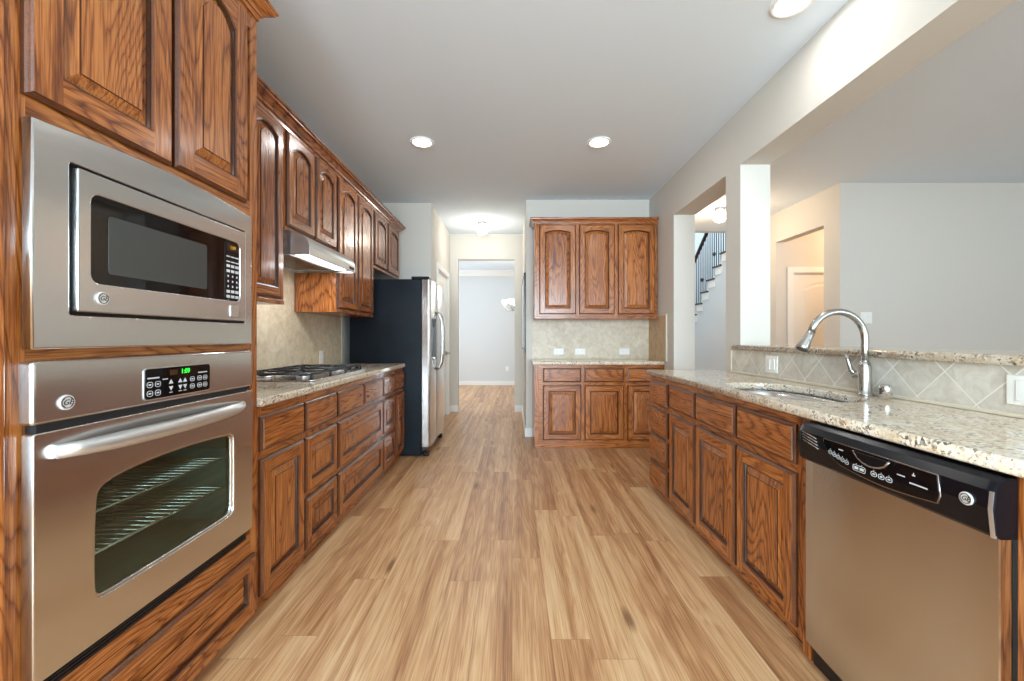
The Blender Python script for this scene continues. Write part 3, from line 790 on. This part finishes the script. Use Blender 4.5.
for k in range(2): m.box(HW - 0.112 + k * 0.04, HW - 0.085 + k * 0.04, -0.158, -0.155, 0.017, 0.031, BLACK, bev=0.001)
m.build('switch_panel', hd)
area('hood_light', (XU + 0.08, 2.83, 1.655), (0, 0, 0), 0.5, 0.08, 3.0, (0.96, 0.98, 1.0))

# ---- cooktop
ct = thing('gas_cooktop', 'stainless gas cooktop with black grates set in the left countertop', 'cooktop', (-1.37, 2.84, 0.9145), 0)
m = MB(SS); m.plate([rrect(-0.24, 0.24, -0.44, 0.43, 0.03)], 0.0, 0.010, 'xy', 0.003, SS)
m.build('burner_tray', ct)
for i, (x, y, r) in enumerate([(-0.12, -0.30, 0.05), (0.11, -0.30, 0.042), (0.0, -0.05, 0.06), (-0.12, 0.20, 0.042), (0.11, 0.20, 0.05)]):
    m = MB(HOODM); m.lathe([(0.001, 0.009), (r, 0.009), (r * 0.95, 0.02), (r * 0.7, 0.022), (0.001, 0.022)], (x, y, 0), HOODM); b = m.build('burner', ct)
    m = MB(IRON); m.lathe([(0.001, 0.0225), (r * 0.72, 0.0225), (r * 0.72, 0.030), (r * 0.6, 0.033), (0.001, 0.033)], (x, y, 0), IRON); m.build('burner_cap', b)
for y0, y1, cs in ((-0.425, -0.175, [(-0.12, -0.30), (0.11, -0.30)]), (-0.17, 0.075, [(0.0, -0.05)]), (0.08, 0.33, [(-0.12, 0.20), (0.11, 0.20)])):
    m = MB(IRON); zt = 0.042
    fr = [(-0.215, y0, zt), (0.215, y0, zt), (0.215, y1, zt), (-0.215, y1, zt)]
    for k in range(4): m.tube([fr[k], fr[(k + 1) % 4]], 0.007, n=6)
    for p in fr: m.tube([(p[0], p[1], zt), (p[0], p[1], 0.010)], 0.008, n=6)
    for cx_, cy_ in cs:
        for a in range(4):
            dx, dy = math.cos(a * PI / 2), math.sin(a * PI / 2)
            ex = cx_ + dx * (0.11 if dx * dx > .5 else 0); ey = cy_ + dy * (y1 - y0) / 2
            if len(cs) == 1: ex = cx_ + dx * 0.215
            ey = max(y0, min(y1, ey))
            m.tube([(ex, ey, zt), ((ex + cx_) / 2, (ey + cy_) / 2, zt + 0.006), (cx_ + dx * 0.02, cy_ + dy * 0.02, zt + 0.004)], 0.006, n=6)
    m.tube([(-0.005, y0, zt), (-0.005, y1, zt)] if len(cs) > 1 else [(-0.11, y0, zt), (-0.11, y1, zt)], 0.006, n=6)
    m.build('grate', ct)
for x in (-0.05, 0.025, 0.115, 0.19):
    m = MB(BLACK); m.lathe([(0.001, 0.0105), (0.022, 0.0105), (0.020, 0.030), (0.015, 0.036), (0.001, 0.036)], (x, 0.385, 0), BLACK)
    m.box(x - 0.003, x + 0.003, 0.365, 0.405, 0.030, 0.044, BLACK, bev=0.001); m.build('knob', ct)

# ---- refrigerator (local: front -y towards +X, x along +Y)
fx0 = 4.095; FW = 0.86
fr = thing('refrigerator', 'side by side stainless refrigerator with black sides at the end of the left cabinets', 'refrigerator', (-0.885, fx0, 0), PI / 2)
m = MB(FRS); m.box(0.0, FW, 0.0, 0.70, 0.012, 1.735, FRS, bev=0.008); m.build('body', fr)
m = MB(BLACK); m.box(0.02, FW - 0.02, -0.01, 0.06, 0.02, 0.095, BLACK); m.build('base_grille', fr)
m = MB(BLACK); m.box(0.005, FW - 0.005, -0.075, 0.10, 1.736, 1.762, BLACK, bev=0.006); m.build('hinge_cover', fr)
for a, b, nm in ((0.0, 0.372, 1), (0.378, FW, 2)):
    m = MB(SSZ)
    prof = [(a, -0.008), (a, -0.065), (a + 0.006, -0.078), (a + 0.018, -0.083)] + [(a + (b - a) * k / 8, -0.084 - 0.006 * math.sin(PI * k / 8)) for k in range(1, 8)] + [(b - 0.018, -0.083), (b - 0.006, -0.078), (b, -0.065), (b, -0.008)]
    m.prism(prof, 'z', 0.10, 1.73, SSZ); d = m.build('door', fr)
    hx = 0.335 if nm == 1 else 0.415
    m = MB(NICK); zs = [0.83, 0.85, 0.90, 1.0, 1.13, 1.26, 1.36, 1.41, 1.43]; ys = [-0.088, -0.115, -0.138, -0.148, -0.150, -0.148, -0.138, -0.115, -0.088]
    m.tube([(hx, y, z) for y, z in zip(ys, zs)], 0.013, n=10); m.build('handle', d)
    if nm == 1:
        m = MB(BLACK); m.plate([rrect(0.09, 0.29, 0.94, 1.36, 0.02)], -0.094, -0.084, m=BLACK, bev=0.002)
        m.box(0.11, 0.27, -0.097, -0.093, 1.27, 1.345, GLASSB); m.box(0.12, 0.26, -0.110, -0.093, 0.955, 0.965, NICK); m.build('dispenser', d)
for x in (0.05, FW - 0.05):
    m = MB(BLACK); m.box(x - 0.03, x + 0.03, -0.07, -0.012, 0.0, 0.045, BLACK, bev=0.008); m.build('foot', fr)

# ---- back wall cabinets
bc = thing('base_cabinet', 'oak base cabinet with three drawers over three doors against the back wall', 'cabinet', (0.238, 4.43, 0), 0)
W_ = 1.37
carcass(bc, W_, 0.495, ZB0, ZB1, False, frame_xs=(0.48, 0.94), fw=0.045)
MB(*WOOD).box(0.003, W_ - 0.003, 0.004, 0.49, 0.0, ZB0, OH).build('toe_kick', bc)
MB(*WOOD).box(0.003, W_ - 0.003, -0.008, 0.004, 0.0, 0.018, OH, bev=0.002).build('base_shoe', bc)
for a, b in ((0.088, 0.490), (0.526, 0.940), (0.976, 1.345)):
    raised_door(bc, 'drawer', a, b, 0.695, 0.842, slab=True)
    raised_door(bc, 'door', a, b, 0.085, 0.662)
uc = thing('upper_cabinet', 'oak wall cabinet with three arched doors hung on the back wall', 'cabinet', (0.248, 4.61, 1.37), 0)
carcass(uc, 1.348, 0.305, 0, 1.06, frame_xs=(0.448, 0.876), fw=0.04)
for a, b in ((0.052, 0.452), (0.487, 0.876), (0.912, 1.318)): raised_door(uc, 'door', a, b, 0.05, 1.03, arch=True, rise=0.022, fr=0.06)
MB(*WOOD).box(0.0, 1.348, -0.008, 0.0, 0.0, 0.025, OH, bev=0.003).build('bottom_rail', uc)
crown('crown_molding', (0, 0, 1.052), 0, 1.348, True, False, '', 0.30, 0.70, uc)
o = MB(GRAN).box(0.215, 1.606, 4.405, 4.925, 0.877, 0.914).build('countertop'); counter_profile(o)
tag(o, 'short granite countertop on the base cabinet against the back wall', 'countertop')
m = MB(TILE_B, TILE_S, NOSE); m.box(0.235, 1.60, 4.918, 4.929, 0.915, 1.368, TILE_B); 
tag(m.build('tile_backsplash'), 'grey beige stone tile backsplash on the back wall under the three-door cabinet', 'backsplash')
m = MB(TILE_S, NOSE); m.box(1.600, 1.609, 4.38, 4.917, 0.915, 1.395, TILE_S); m.box(1.598, 1.609, 4.35, 4.38, 0.915, 1.41, NOSE, bev=0.003); m.box(1.598, 1.609, 4.38, 4.60, 1.395, 1.41, NOSE, bev=0.003)
tag(m.build('side_splash'), 'small brown tile side splash with pale edging on the right wall beside the back counter', 'backsplash')

# ---- peninsula (local: x along -Y, front -y towards -X)
def pen(y_start, y_end, label, name='base_cabinet', **k):
    t = thing(name, label, 'cabinet', (XR, y_start, 0), -PI / 2, 'peninsula base cabinets')
    carcass(t, y_start - y_end, 0.50, ZB0 - 0.02, ZB1, True, **k)
    return t
t = pen(3.262, 2.858, 'oak drawer cabinet with four stacked drawers at the far end of the peninsula')
for a, b in ((0.672, 0.842), (0.466, 0.645), (0.262, 0.440), (0.060, 0.236)): raised_door(t, 'drawer', 0.010, 0.375, a, b, slab=True)
t = pen(2.858, 2.448, 'oak peninsula cabinet with one drawer over a door, beside the stack of four drawers')
raised_door(t, 'drawer', 0.015, 0.40, 0.690, 0.842, slab=True); raised_door(t, 'door', 0.015, 0.40, 0.075, 0.655)
t = pen(2.448, 1.56, 'wide oak sink cabinet with two doors under two drawer fronts, next to the dishwasher', open_top=True)
raised_door(t, 'drawer', 0.012, 0.435, 0.690, 0.842, slab=True); raised_door(t, 'door', 0.012, 0.435, 0.075, 0.655)
raised_door(t, 'drawer', 0.457, 0.865, 0.690, 0.842, slab=True); raised_door(t, 'door', 0.457, 0.865, 0.075, 0.655)
t = pen(0.897, 0.10, 'oak peninsula cabinet at the right edge, on the near side of the dishwasher')
raised_door(t, 'drawer', 0.085, 0.77, 0.690, 0.842, slab=True); raised_door(t, 'door', 0.085, 0.39, 0.075, 0.655); raised_door(t, 'door', 0.40, 0.74, 0.075, 0.655)
# filler strips
tag(MB(*WOOD).box(XR, XR + 0.02, 1.518, 1.5595, 0.0, ZB1, OV).build('filler_strip'), 'narrow oak filler strip between sink cabinet and dishwasher', 'trim strip')

# sink cut-out
SXC, SYC, SA, SB = 1.305, 2.005, 0.188, 0.355
def sup(a, b, n=40, e=2.7, cx=SXC, cy=SYC):
    return [(cx + a * math.copysign(abs(math.cos(2 * PI * k / n)) ** (2 / e), math.cos(2 * PI * k / n)), cy + b * math.copysign(abs(math.sin(2 * PI * k / n)) ** (2 / e), math.sin(2 * PI * k / n))) for k in range(n)]
m = MB(GRAN); m.plate([[(1.052, -0.1), (1.597, -0.1), (1.597, 3.29), (1.052, 3.29)], sup(SA, SB)], 0.877, 0.914, 'xy', 0.008, GRAN)
tag(m.build('countertop'), 'long granite countertop of the peninsula with the sink cut into it', 'countertop')
sk = thing('sink', 'undermount stainless steel sink in the peninsula countertop', 'sink', (0, 0, 0))
m = MB(SS)
rings = []
for a, z in ((1.04, 0.876), (1.02, 0.872), (1.0, 0.862), (0.99, 0.80), (0.96, 0.72), (0.90, 0.705), (0.5, 0.70), (0.12, 0.698)):
    rings.append([(p[0], p[1], z) for p in sup(SA * a, SB * a)])
m.loft(rings, SS, cap=False)
m.loft([[(p[0], p[1], 0.8765) for p in sup(SA * 1.02, SB * 1.02)], [(p[0], p[1], 0.8765) for p in sup(SA * 1.08, SB * 1.05)], [(p[0], p[1], 0.874) for p in sup(SA * 1.08, SB * 1.05)], [(p[0], p[1], 0.874) for p in sup(SA * 1.02, SB * 1.02)]], SS, cap=False)
m.build('bowl', sk)
m = MB(CHROME); m.lathe([(0.04, 0.0), (0.042, 0.004), (0.03, 0.002), (0.028, -0.01), (0.001, -0.01)], (SXC, SYC, 0.70), CHROME, cap=False); m.build('drain', sk)

# faucet
FX, FY = 1.548, 1.842
fc = thing('faucet', 'brushed nickel gooseneck kitchen faucet with pull-down spray head behind the sink', 'faucet', (FX, FY, 0.9145), 0)
m = MB(NICK); m.lathe([(0.001, 0), (0.031, 0), (0.031, 0.006), (0.026, 0.010), (0.0245, 0.05), (0.0235, 0.125), (0.019, 0.142), (0.015, 0.148), (0.001, 0.148)], (0, 0, 0), NICK); m.build('faucet_body', fc)
m = MB(NICK); R_ = 0.120; path = [(0, 0, 0.14), (0, 0, 0.20), (0, 0, 0.243)]
for k in range(1, 15): a = PI * k / 15 * 0.98; path.append((-R_ + R_ * math.cos(a), 0, 0.246 + R_ * 1.0 * math.sin(a)))
m.tube(path, 0.0145, n=14); m.build('gooseneck', fc)
e = Vector(path[-1]); d = (e - Vector(path[-2])).normalized(); d = Vector((d.x - 0.16, 0, d.z)).normalized()
m = MB(NICK); m.tube([e - d * 0.005, e + d * 0.02, e + d * 0.045, e + d * 0.075, e + d * 0.088], [0.0155, 0.017, 0.020, 0.026, 0.026], n=14); sh = m.build('spray_head', fc)
m = MB(DARKP); m.tube([e + d * 0.0875, e + d * 0.0905], [0.021, 0.020], n=14); m.build('nozzle', sh)
m = MB(NICK); hy = 0.02
m.tube([(0, 0.015, 0.085), (-0.008, 0.05, 0.085)], 0.016, n=12)
m.tube([(-0.006, 0.045, 0.088), (-0.012, 0.062, 0.105), (-0.018, 0.068, 0.14), (-0.024, 0.072, 0.178)], [0.012, 0.010, 0.008, 0.010], n=10); m.build('lever_handle', fc)
ag = MB(CHROME); ag.lathe([(0.001, 0), (0.021, 0), (0.021, 0.045), (0.019, 0.056), (0.012, 0.060), (0.001, 0.060)], (0, 0, 0), CHROME)
ag.box(-0.024, -0.018, -0.004, 0.004, 0.02, 0.045, DARKP)
o = ag.build('air_gap_cap'); o.location = (1.545, 1.735, 0.9145); tag(o, 'small chrome cylindrical air gap cap beside the faucet', 'air gap')

# bar slab and tile
m = MB(GRAN); m.plate([[(1.572, -0.6), (2.02, -0.6), (2.02, 2.955), (1.605, 2.955), (1.605, 3.005), (1.572, 3.005)]], 1.079, 1.114, 'xy', 0.009, GRAN)
tag(m.build('bar_top'), 'raised granite bar top along the wall behind the sink', 'countertop')
m = MB(TILE_P, NOSE); m.box(1.600, 1.609, -0.1, 3.06, 0.928, 1.0785, TILE_P); m.box(1.597, 1.609, 3.06, 3.078, 0.915, 1.0785, NOSE, bev=0.002); m.box(1.5975, 1.609, -0.1, 3.06, 0.9145, 0.9275, NOSE, bev=0.002)
tag(m.build('tile_backsplash'), 'low diagonal stone tile backsplash under the raised bar top', 'backsplash')

# ---- dishwasher (local: x along -Y from Y=1.516, front -y towards -X)
dw = thing('dishwasher', 'stainless dishwasher with black control panel in the peninsula', 'dishwasher', (XR, 1.513, 0), -PI / 2)
DW = 0.618
m = MB(MATTE); m.box(0.006, DW - 0.004, 0.0, 0.5, 0.10, 0.866, MATTE); m.box(0.01, DW - 0.01, 0.02, 0.45, 0.0, 0.10, MATTE); m.build('tub', dw)
m = MB(SSZ)
npt = 14; front = [(0.006 + (DW - 0.018) * k / npt, -0.026 - 0.012 * math.sin(PI * k / npt) ** 0.7) for k in range(npt + 1)]
m.prism([(0.006, -0.002)] + front + [(DW - 0.012, -0.002)], 'z', 0.085, 0.748, SSZ)
dd = m.build('door', dw)
m = MB(CHROME, MATTE); m.box(DW - 0.0115, DW - 0.0075, -0.030, -0.001, 0.085, 0.735, CHROME); m.build('edge_trim', dd)
m = MB(BLACK); prof = [(-0.002, 0.868), (-0.026, 0.868), (-0.038, 0.858), (-0.050, 0.838), (-0.054, 0.80), (-0.048, 0.745), (-0.040, 0.737), (-0.002, 0.737)]
bm_ = []
for x, s_ in ((0.0, 0.90), (0.006, 0.98), (0.02, 1.0), (DW - 0.02, 1.0), (DW - 0.005, 0.98), (DW, 0.93)):
    bm_.append([(x, p[0] * s_, p[1]) for p in prof])
m.loft(bm_, BLACK, smooth=False); cpn = m.build('control_panel', dw)
# glossy touch area bulging downward
zz0 = 0.0
tp = [(0.085, 0.838), (0.455, 0.838), (0.462, 0.790)] + [(0.455 - 0.30 * k / 8, 0.768 - 0.012 * math.sin(PI * k / 8)) for k in range(9)] + [(0.125, 0.782), (0.098, 0.802), (0.082, 0.825)]
DXP = 0.046
tp = [(p[0] + DXP, p[1]) for p in tp]
m = MB(NICK); m.plate([tp], -0.0548, -0.050, m=NICK); rim = m.build('touch_panel_rim', cpn)
cxm, czm = 0.27 + DXP, 0.80
m = MB(GLASSB); m.plate([[(cxm + (p[0] - cxm) * 0.985, czm + (p[1] - czm) * 0.93) for p in tp]], -0.0556, -0.051, m=GLASSB); tpn = m.build('touch_panel', cpn)
m = MB(BLACK)
hp = [(0.262 + 0.12 * k / 8, 0.832 - 0.030 * math.sin(PI * k / 8) ** 0.6) for k in range(9)]
m.plate([hp], -0.066, -0.055, m=BLACK, bev=0.002); m.tube([(p[0], -0.064, p[1]) for p in hp], 0.003, NICK, n=6); m.build('pocket_handle', cpn)
m = MB(MARK); y_ = -0.0561
for k in range(5):
    x = DXP + 0.116 + k * 0.0165; z = 0.800 - k * 0.0035
    m.plate([rrect(x - 0.0075, x + 0.0075, z - 0.0065, z + 0.0065, 0.006, 3), rrect(x - 0.006, x + 0.006, z - 0.005, z + 0.005, 0.0045, 3)], y_ - 0.0003, y_ + 0.0003, m=MARK)
    m.box(x - 0.003, x + 0.003, y_ - 0.0003, y_ + 0.0003, z - 0.001, z + 0.001); m.box(x - 0.001, x + 0.001, y_ - 0.0003, y_ + 0.0003, z + 0.009, z + 0.011)
m.plate([rrect(DXP + 0.205, DXP + 0.250, 0.772, 0.790, 0.006, 3), rrect(DXP + 0.2065, DXP + 0.2485, 0.7735, 0.7885, 0.005, 3)], y_ - 0.0003, y_ + 0.0003, m=MARK)
for x in (DXP + 0.218, DXP + 0.237): m.box(x - 0.007, x + 0.007, y_ - 0.0003, y_ + 0.0003, 0.777, 0.785); m.box(x - 0.001, x + 0.001, y_ - 0.0003, y_ + 0.0003, 0.792, 0.794)
for k in range(3):
    x = DXP + 0.278 + k * 0.024; z = 0.782
    m.plate([rrect(x - 0.010, x + 0.010, z - 0.007, z + 0.007, 0.006, 3), rrect(x - 0.0085, x + 0.0085, z - 0.0055, z + 0.0055, 0.005, 3)], y_ - 0.0003, y_ + 0.0003, m=MARK)
    m.box(x - 0.004, x + 0.004, y_ - 0.0003, y_ + 0.0003, z - 0.002, z + 0.002); m.box(x - 0.001, x + 0.001, y_ - 0.0003, y_ + 0.0003, z + 0.009, z + 0.011)
m.box(DXP + 0.150, DXP + 0.168, y_ - 0.0003, y_ + 0.0003, 0.817, 0.8195); m.box(DXP + 0.350, DXP + 0.372, y_ - 0.0003, y_ + 0.0003, 0.804, 0.807); m.box(DXP + 0.392, DXP + 0.400, y_ - 0.0003, y_ + 0.0003, 0.815, 0.818); m.box(DXP + 0.395, DXP + 0.397, y_ - 0.0003, y_ + 0.0003, 0.818, 0.823)
m.box(DXP + 0.385, DXP + 0.432, y_ - 0.0003, y_ + 0.0003, 0.793, 0.7965)
m.build('key_markings', tpn)
m = MB(NICK)
for k in range(4): m.tube([(0.030 + k * 0.001, -0.0538, 0.838 - k * 0.0095), (0.100 + k * 0.003, -0.0545, 0.826 - k * 0.0105)], 0.0022, NICK, n=6)
m.build('vent_louvres', cpn)
m = MB(NICK); m.loft([[(DW - 0.010, y, z), (DW - 0.003, y + 0.001, z), (DW - 0.003, y + 0.006, z)] for y, z in ((-0.0515, 0.838), (-0.0552, 0.80), (-0.0488, 0.738))], HOODM, smooth=False); m.build('corner_highlight', cpn)  # pale strip built in as the highlight along the panel edge
badge(cpn, 0.566, 0.806, 0.0145, -0.0540)
m = MB(BLACK); m.box(0.012, DW - 0.012, -0.004, 0.02, 0.004, 0.082, BLACK, bev=0.002); m.build('kick_plate', dw)

# ================================================================== FITTINGS
def outlet(loc, rz, label, wdt=0.075, hgt=0.115, gangs=1, kind='outlet', horizontal=False, name='electrical_outlet', group=None):
    t = thing(name, label, 'outlet' if kind == 'outlet' else 'switch', loc, rz, group)
    if horizontal: wdt, hgt = 0.118, 0.073
    m = MB(WHITEP); m.box(-wdt / 2, wdt / 2, -0.006, 0, -hgt / 2, hgt / 2, WHITEP, bev=0.003); m.build('cover_plate', t)
    m = MB(WHITEP)
    for g in range(gangs):
        gx = (g - (gangs - 1) / 2) * 0.046
        if kind == 'outlet':
            for s_ in (-1, 1):
                cx_, cz_ = (s_ * 0.024, 0) if horizontal else (gx, s_ * 0.022)
                m.plate([rrect(cx_ - 0.014, cx_ + 0.014, cz_ - 0.013, cz_ + 0.013, 0.006, 3)], -0.008, -0.005, m=WHITEP)
                for q in (-0.005, 0.005):
                    if horizontal: m.box(cx_ - 0.004, cx_ + 0.004, -0.0085, -0.0079, q - 0.001, q + 0.001, DARKP)
                    else: m.box(cx_ + q - 0.001, cx_ + q + 0.001, -0.0085, -0.0079, cz_ - 0.004, cz_ + 0.004, DARKP)
        else:
            m.box(gx - 0.016, gx + 0.016, -0.010, -0.005, -0.033, 0.033, WHITEP, bev=0.002)
    m.build('receptacle' if kind == 'outlet' else 'rocker', t)
    return t
a_ = outlet((0.546, 4.9175, 1.0), 0, 'white outlet on the back tile splash, leftmost of the three', horizontal=True, group='outlets on the back splash')
dup(a_, (0.797, 4.9175, 1.0), 0, 'white outlet on the back tile splash, middle of the three')
dup(a_, (1.314, 4.9175, 1.0), 0, 'white outlet on the back tile splash, rightmost of the three')
outlet((-1.6495, 3.63, 0.995), PI / 2, 'white outlet on the left tile splash behind the cooktop')
outlet((1.5995, 2.585, 1.003), -PI / 2, 'small white switch plate on the tile under the bar top, left of the faucet', horizontal=False, wdt=0.118, hgt=0.105, gangs=2, kind='switch', name='light_switch')
outlet((1.5995, 1.288, 1.002), -PI / 2, 'large white switch plate on the tile at the right edge', wdt=0.135, hgt=0.095, gangs=2, kind='switch', name='light_switch')
outlet((3.70, 4.3895, 1.37), 0, 'white double switch plate on the living room wall behind the faucet', wdt=0.12, hgt=0.118, gangs=2, kind='switch', name='light_switch')
outlet((-0.12, 10.1995, 0.40), 0, 'small white outlet low on the far dining room wall')
# framed picture on the hallway's right wall
t = thing('framed_picture', 'black framed pale picture seen edge-on, on the hallway wall beside the back cabinets', 'picture', (0.164, 5.02, 1.0), 0)
m = MB(BLACK)
L_ = 1.15
t.rotation_euler = (0, 0, -PI / 2); t.location = (0.164, 6.17, 1.0)
for x0, x1, z0, z1 in ((0, 0.035, 0, 0.94), (L_ - 0.035, L_, 0, 0.94), (0.035, L_ - 0.035, 0, 0.035), (0.035, L_ - 0.035, 0.905, 0.94)): m.box(x0, x1, -0.022, 0, z0, z1, BLACK)
m.build('frame', t); MB(TRIM).box(0.035, L_ - 0.035, -0.018, -0.002, 0.035, 0.905, TRIM).build('picture_panel', t)

# recessed ceiling lights
def can(x, y, label, first=None):
    if first: t = dup(first, (x, y, H), 0, label)
    else:
        t = thing('recessed_light', label, 'ceiling light', (x, y, H), 0, 'recessed ceiling lights')
        m = MB(TRIM); m.lathe([(0.098, -0.0005), (0.098, -0.006), (0.090, -0.010), (0.074, -0.006), (0.072, -0.001)], (0, 0, 0), TRIM, 32, cap=False); m.build('trim_ring', t)
        m = MB(LAMPE); m.lathe([(0.001, -0.0045), (0.073, -0.0045), (0.073, -0.001), (0.001, -0.001)], (0, 0, 0), LAMPE, 32); m.build('lens', t)
    area('can_light', (x, y, H - 0.015), (0, 0, 0), 0.13, 0.13, 2.2, (1, 0.98, 0.95))
    return t
c0 = can(-0.743, 3.47, 'round recessed ceiling light on the left, above the gas cooktop run')
can(0.719, 3.47, 'round recessed ceiling light on the right, in front of the back wall cabinet', c0)
can(1.35, 2.02, 'round recessed ceiling light at the top edge, above the sink', c0)

def flush_globe(x, y, label, power, color):
    t = thing('ceiling_globe', label, 'ceiling light', (x, y, H), 0)
    m = MB(NICK); m.lathe([(0.001, -0.001), (0.065, -0.001), (0.062, -0.02), (0.045, -0.032), (0.001, -0.032)], (0, 0, 0), NICK); m.build('canopy', t)
    m = MB(GLOBE); m.lathe([(0.04, -0.0325)] + [(0.085 * math.sin(a), -0.100 + 0.075 * math.cos(a)) for a in [PI * k / 12 for k in range(2, 12)]] + [(0.002, -0.175)], (0, 0, 0), GLOBE); m.build('glass_shade', t)
    point('globe_light', (x, y, H - 0.26), power, color, 0.06)
flush_globe(-0.42, 5.9, 'lit opal globe ceiling light in the hallway past the refrigerator', 7, (1, 0.93, 0.82))
flush_globe(2.60, 5.25, 'lit opal globe ceiling light in the stair hall seen through the narrow opening', 17, (1, 0.72, 0.46))
point('nook_lamp', (4.45, 5.0, 2.45), 14, (1, 0.66, 0.42), 0.08)

# chandelier in the dining room
ch = thing('chandelier', 'chandelier with frosted glass shades and scroll arms in the far dining room', 'chandelier', (0.10, 8.4, H), 0)
m = MB(NICK); m.lathe([(0.001, -0.001), (0.06, -0.001), (0.05, -0.03), (0.01, -0.035)], (0, 0, 0), NICK); m.tube([(0, 0, -0.03), (0, 0, -0.80)], 0.008, n=8)
m.lathe([(0.001, 0.0), (0.02, -0.01), (0.028, -0.06), (0.015, -0.12), (0.03, -0.20), (0.012, -0.28), (0.001, -0.30)], (0, 0, -0.80), NICK, 16, cap=False); m.build('stem', ch)
for k in range(5):
    a = 2 * PI * k / 5 + 0.45; c_, s_ = math.cos(a), math.sin(a)
    m = MB(NICK); m.tube([(c_ * r, s_ * r, z) for r, z in ((0.02, -1.0), (0.08, -1.08), (0.17, -1.09), (0.24, -1.03), (0.25, -0.97))], 0.009, n=8)
    m.tube([(c_ * r, s_ * r, z) for r, z in ((0.05, -0.90), (0.12, -0.95), (0.14, -1.02), (0.09, -1.05), (0.06, -1.0))], 0.006, n=8); ar = m.build('arm', ch)
    m = MB(SHADE); m.lathe([(0.02, 0.0), (0.045, 0.02), (0.058, 0.07), (0.062, 0.10)], (c_ * 0.25, s_ * 0.25, -0.97), SHADE, 16, cap=False); m.build('lamp_shade', ar)
point('chandelier_light', (0.10, 8.4, 2.1), 14, (1, 0.88, 0.72), 0.2)

# ================================================================== STAIRCASE
SX = 3.41; RISE, RUN = 0.189, 0.231
NY, NZ = 7.511, 1.975            # nose of one visible tread; steps climb towards the camera
st = thing('staircase', 'staircase with white stepped skirt, iron balusters and dark handrail behind the narrow opening', 'stairs', (0, 0, 0))
steps = [(NY - k * RUN, NZ + k * RISE) for k in range(-7, 5)]
wl = MB(WALLB)
poly = [(steps[0][0] + RUN, 0.0)]
for y, z in steps: poly += [(y + 0.02, z - RISE - 0.13), (y + 0.02, z - 0.13)]
poly += [(6.505, steps[-1][1] - 0.13), (6.505, 0.0)]
wl.prism(poly, 'x', SX, SX + 0.09, WALLB); wl.build('stringer_wall', st)
m = MB(TRIM)
for y, z in steps:
    m.box(SX - 0.012, SX + 0.0, max(6.5, y - RUN), y + 0.02, z - 0.15, z - 0.03); m.box(SX - 0.012, SX + 0.0, y, y + 0.02, z - RISE - 0.03, z - 0.03)
m.build('skirt_board', st)
for k, (y, z) in enumerate(steps):
    y0 = max(6.505, y - RUN)
    m = MB(RAILW); m.box(SX - 0.03, SX + 1.10, y0, y + 0.03, z - 0.03, z, RAILW, bev=0.004); m.build('tread', st)
    m = MB(TRIM); m.box(SX + 0.095, SX + 1.10, y - 0.012, y, z - RISE, z - 0.03); m.build('riser', st)
for k, (y, z) in enumerate(steps[4:]):
    for q in (0.04, 0.117, 0.194):
        yy = y - q
        if yy < 6.52: continue
        zr = NZ + (NY - yy) / RUN * RISE + 0.97
        m = MB(IRON); m.tube([(SX + 0.04, yy, z), (SX + 0.04, yy, zr)], 0.0085, n=6)
        if abs(q - 0.117) < 0.01 and k % 2 == 0:
            zc = z + 0.42; m.lathe([(0.005, -0.05), (0.022, -0.02), (0.026, 0), (0.022, 0.02), (0.005, 0.05)], (SX + 0.04, yy, zc), IRON, 8)
        m.build('baluster', st)
zr = lambda yy: NZ + (NY - yy) / RUN * RISE + 0.98
m = MB(RAILW); m.tube([(SX + 0.04, 8.6, zr(8.6)), (SX + 0.04, 6.52, zr(6.52))], 0.032, n=10); m.build('handrail', st)
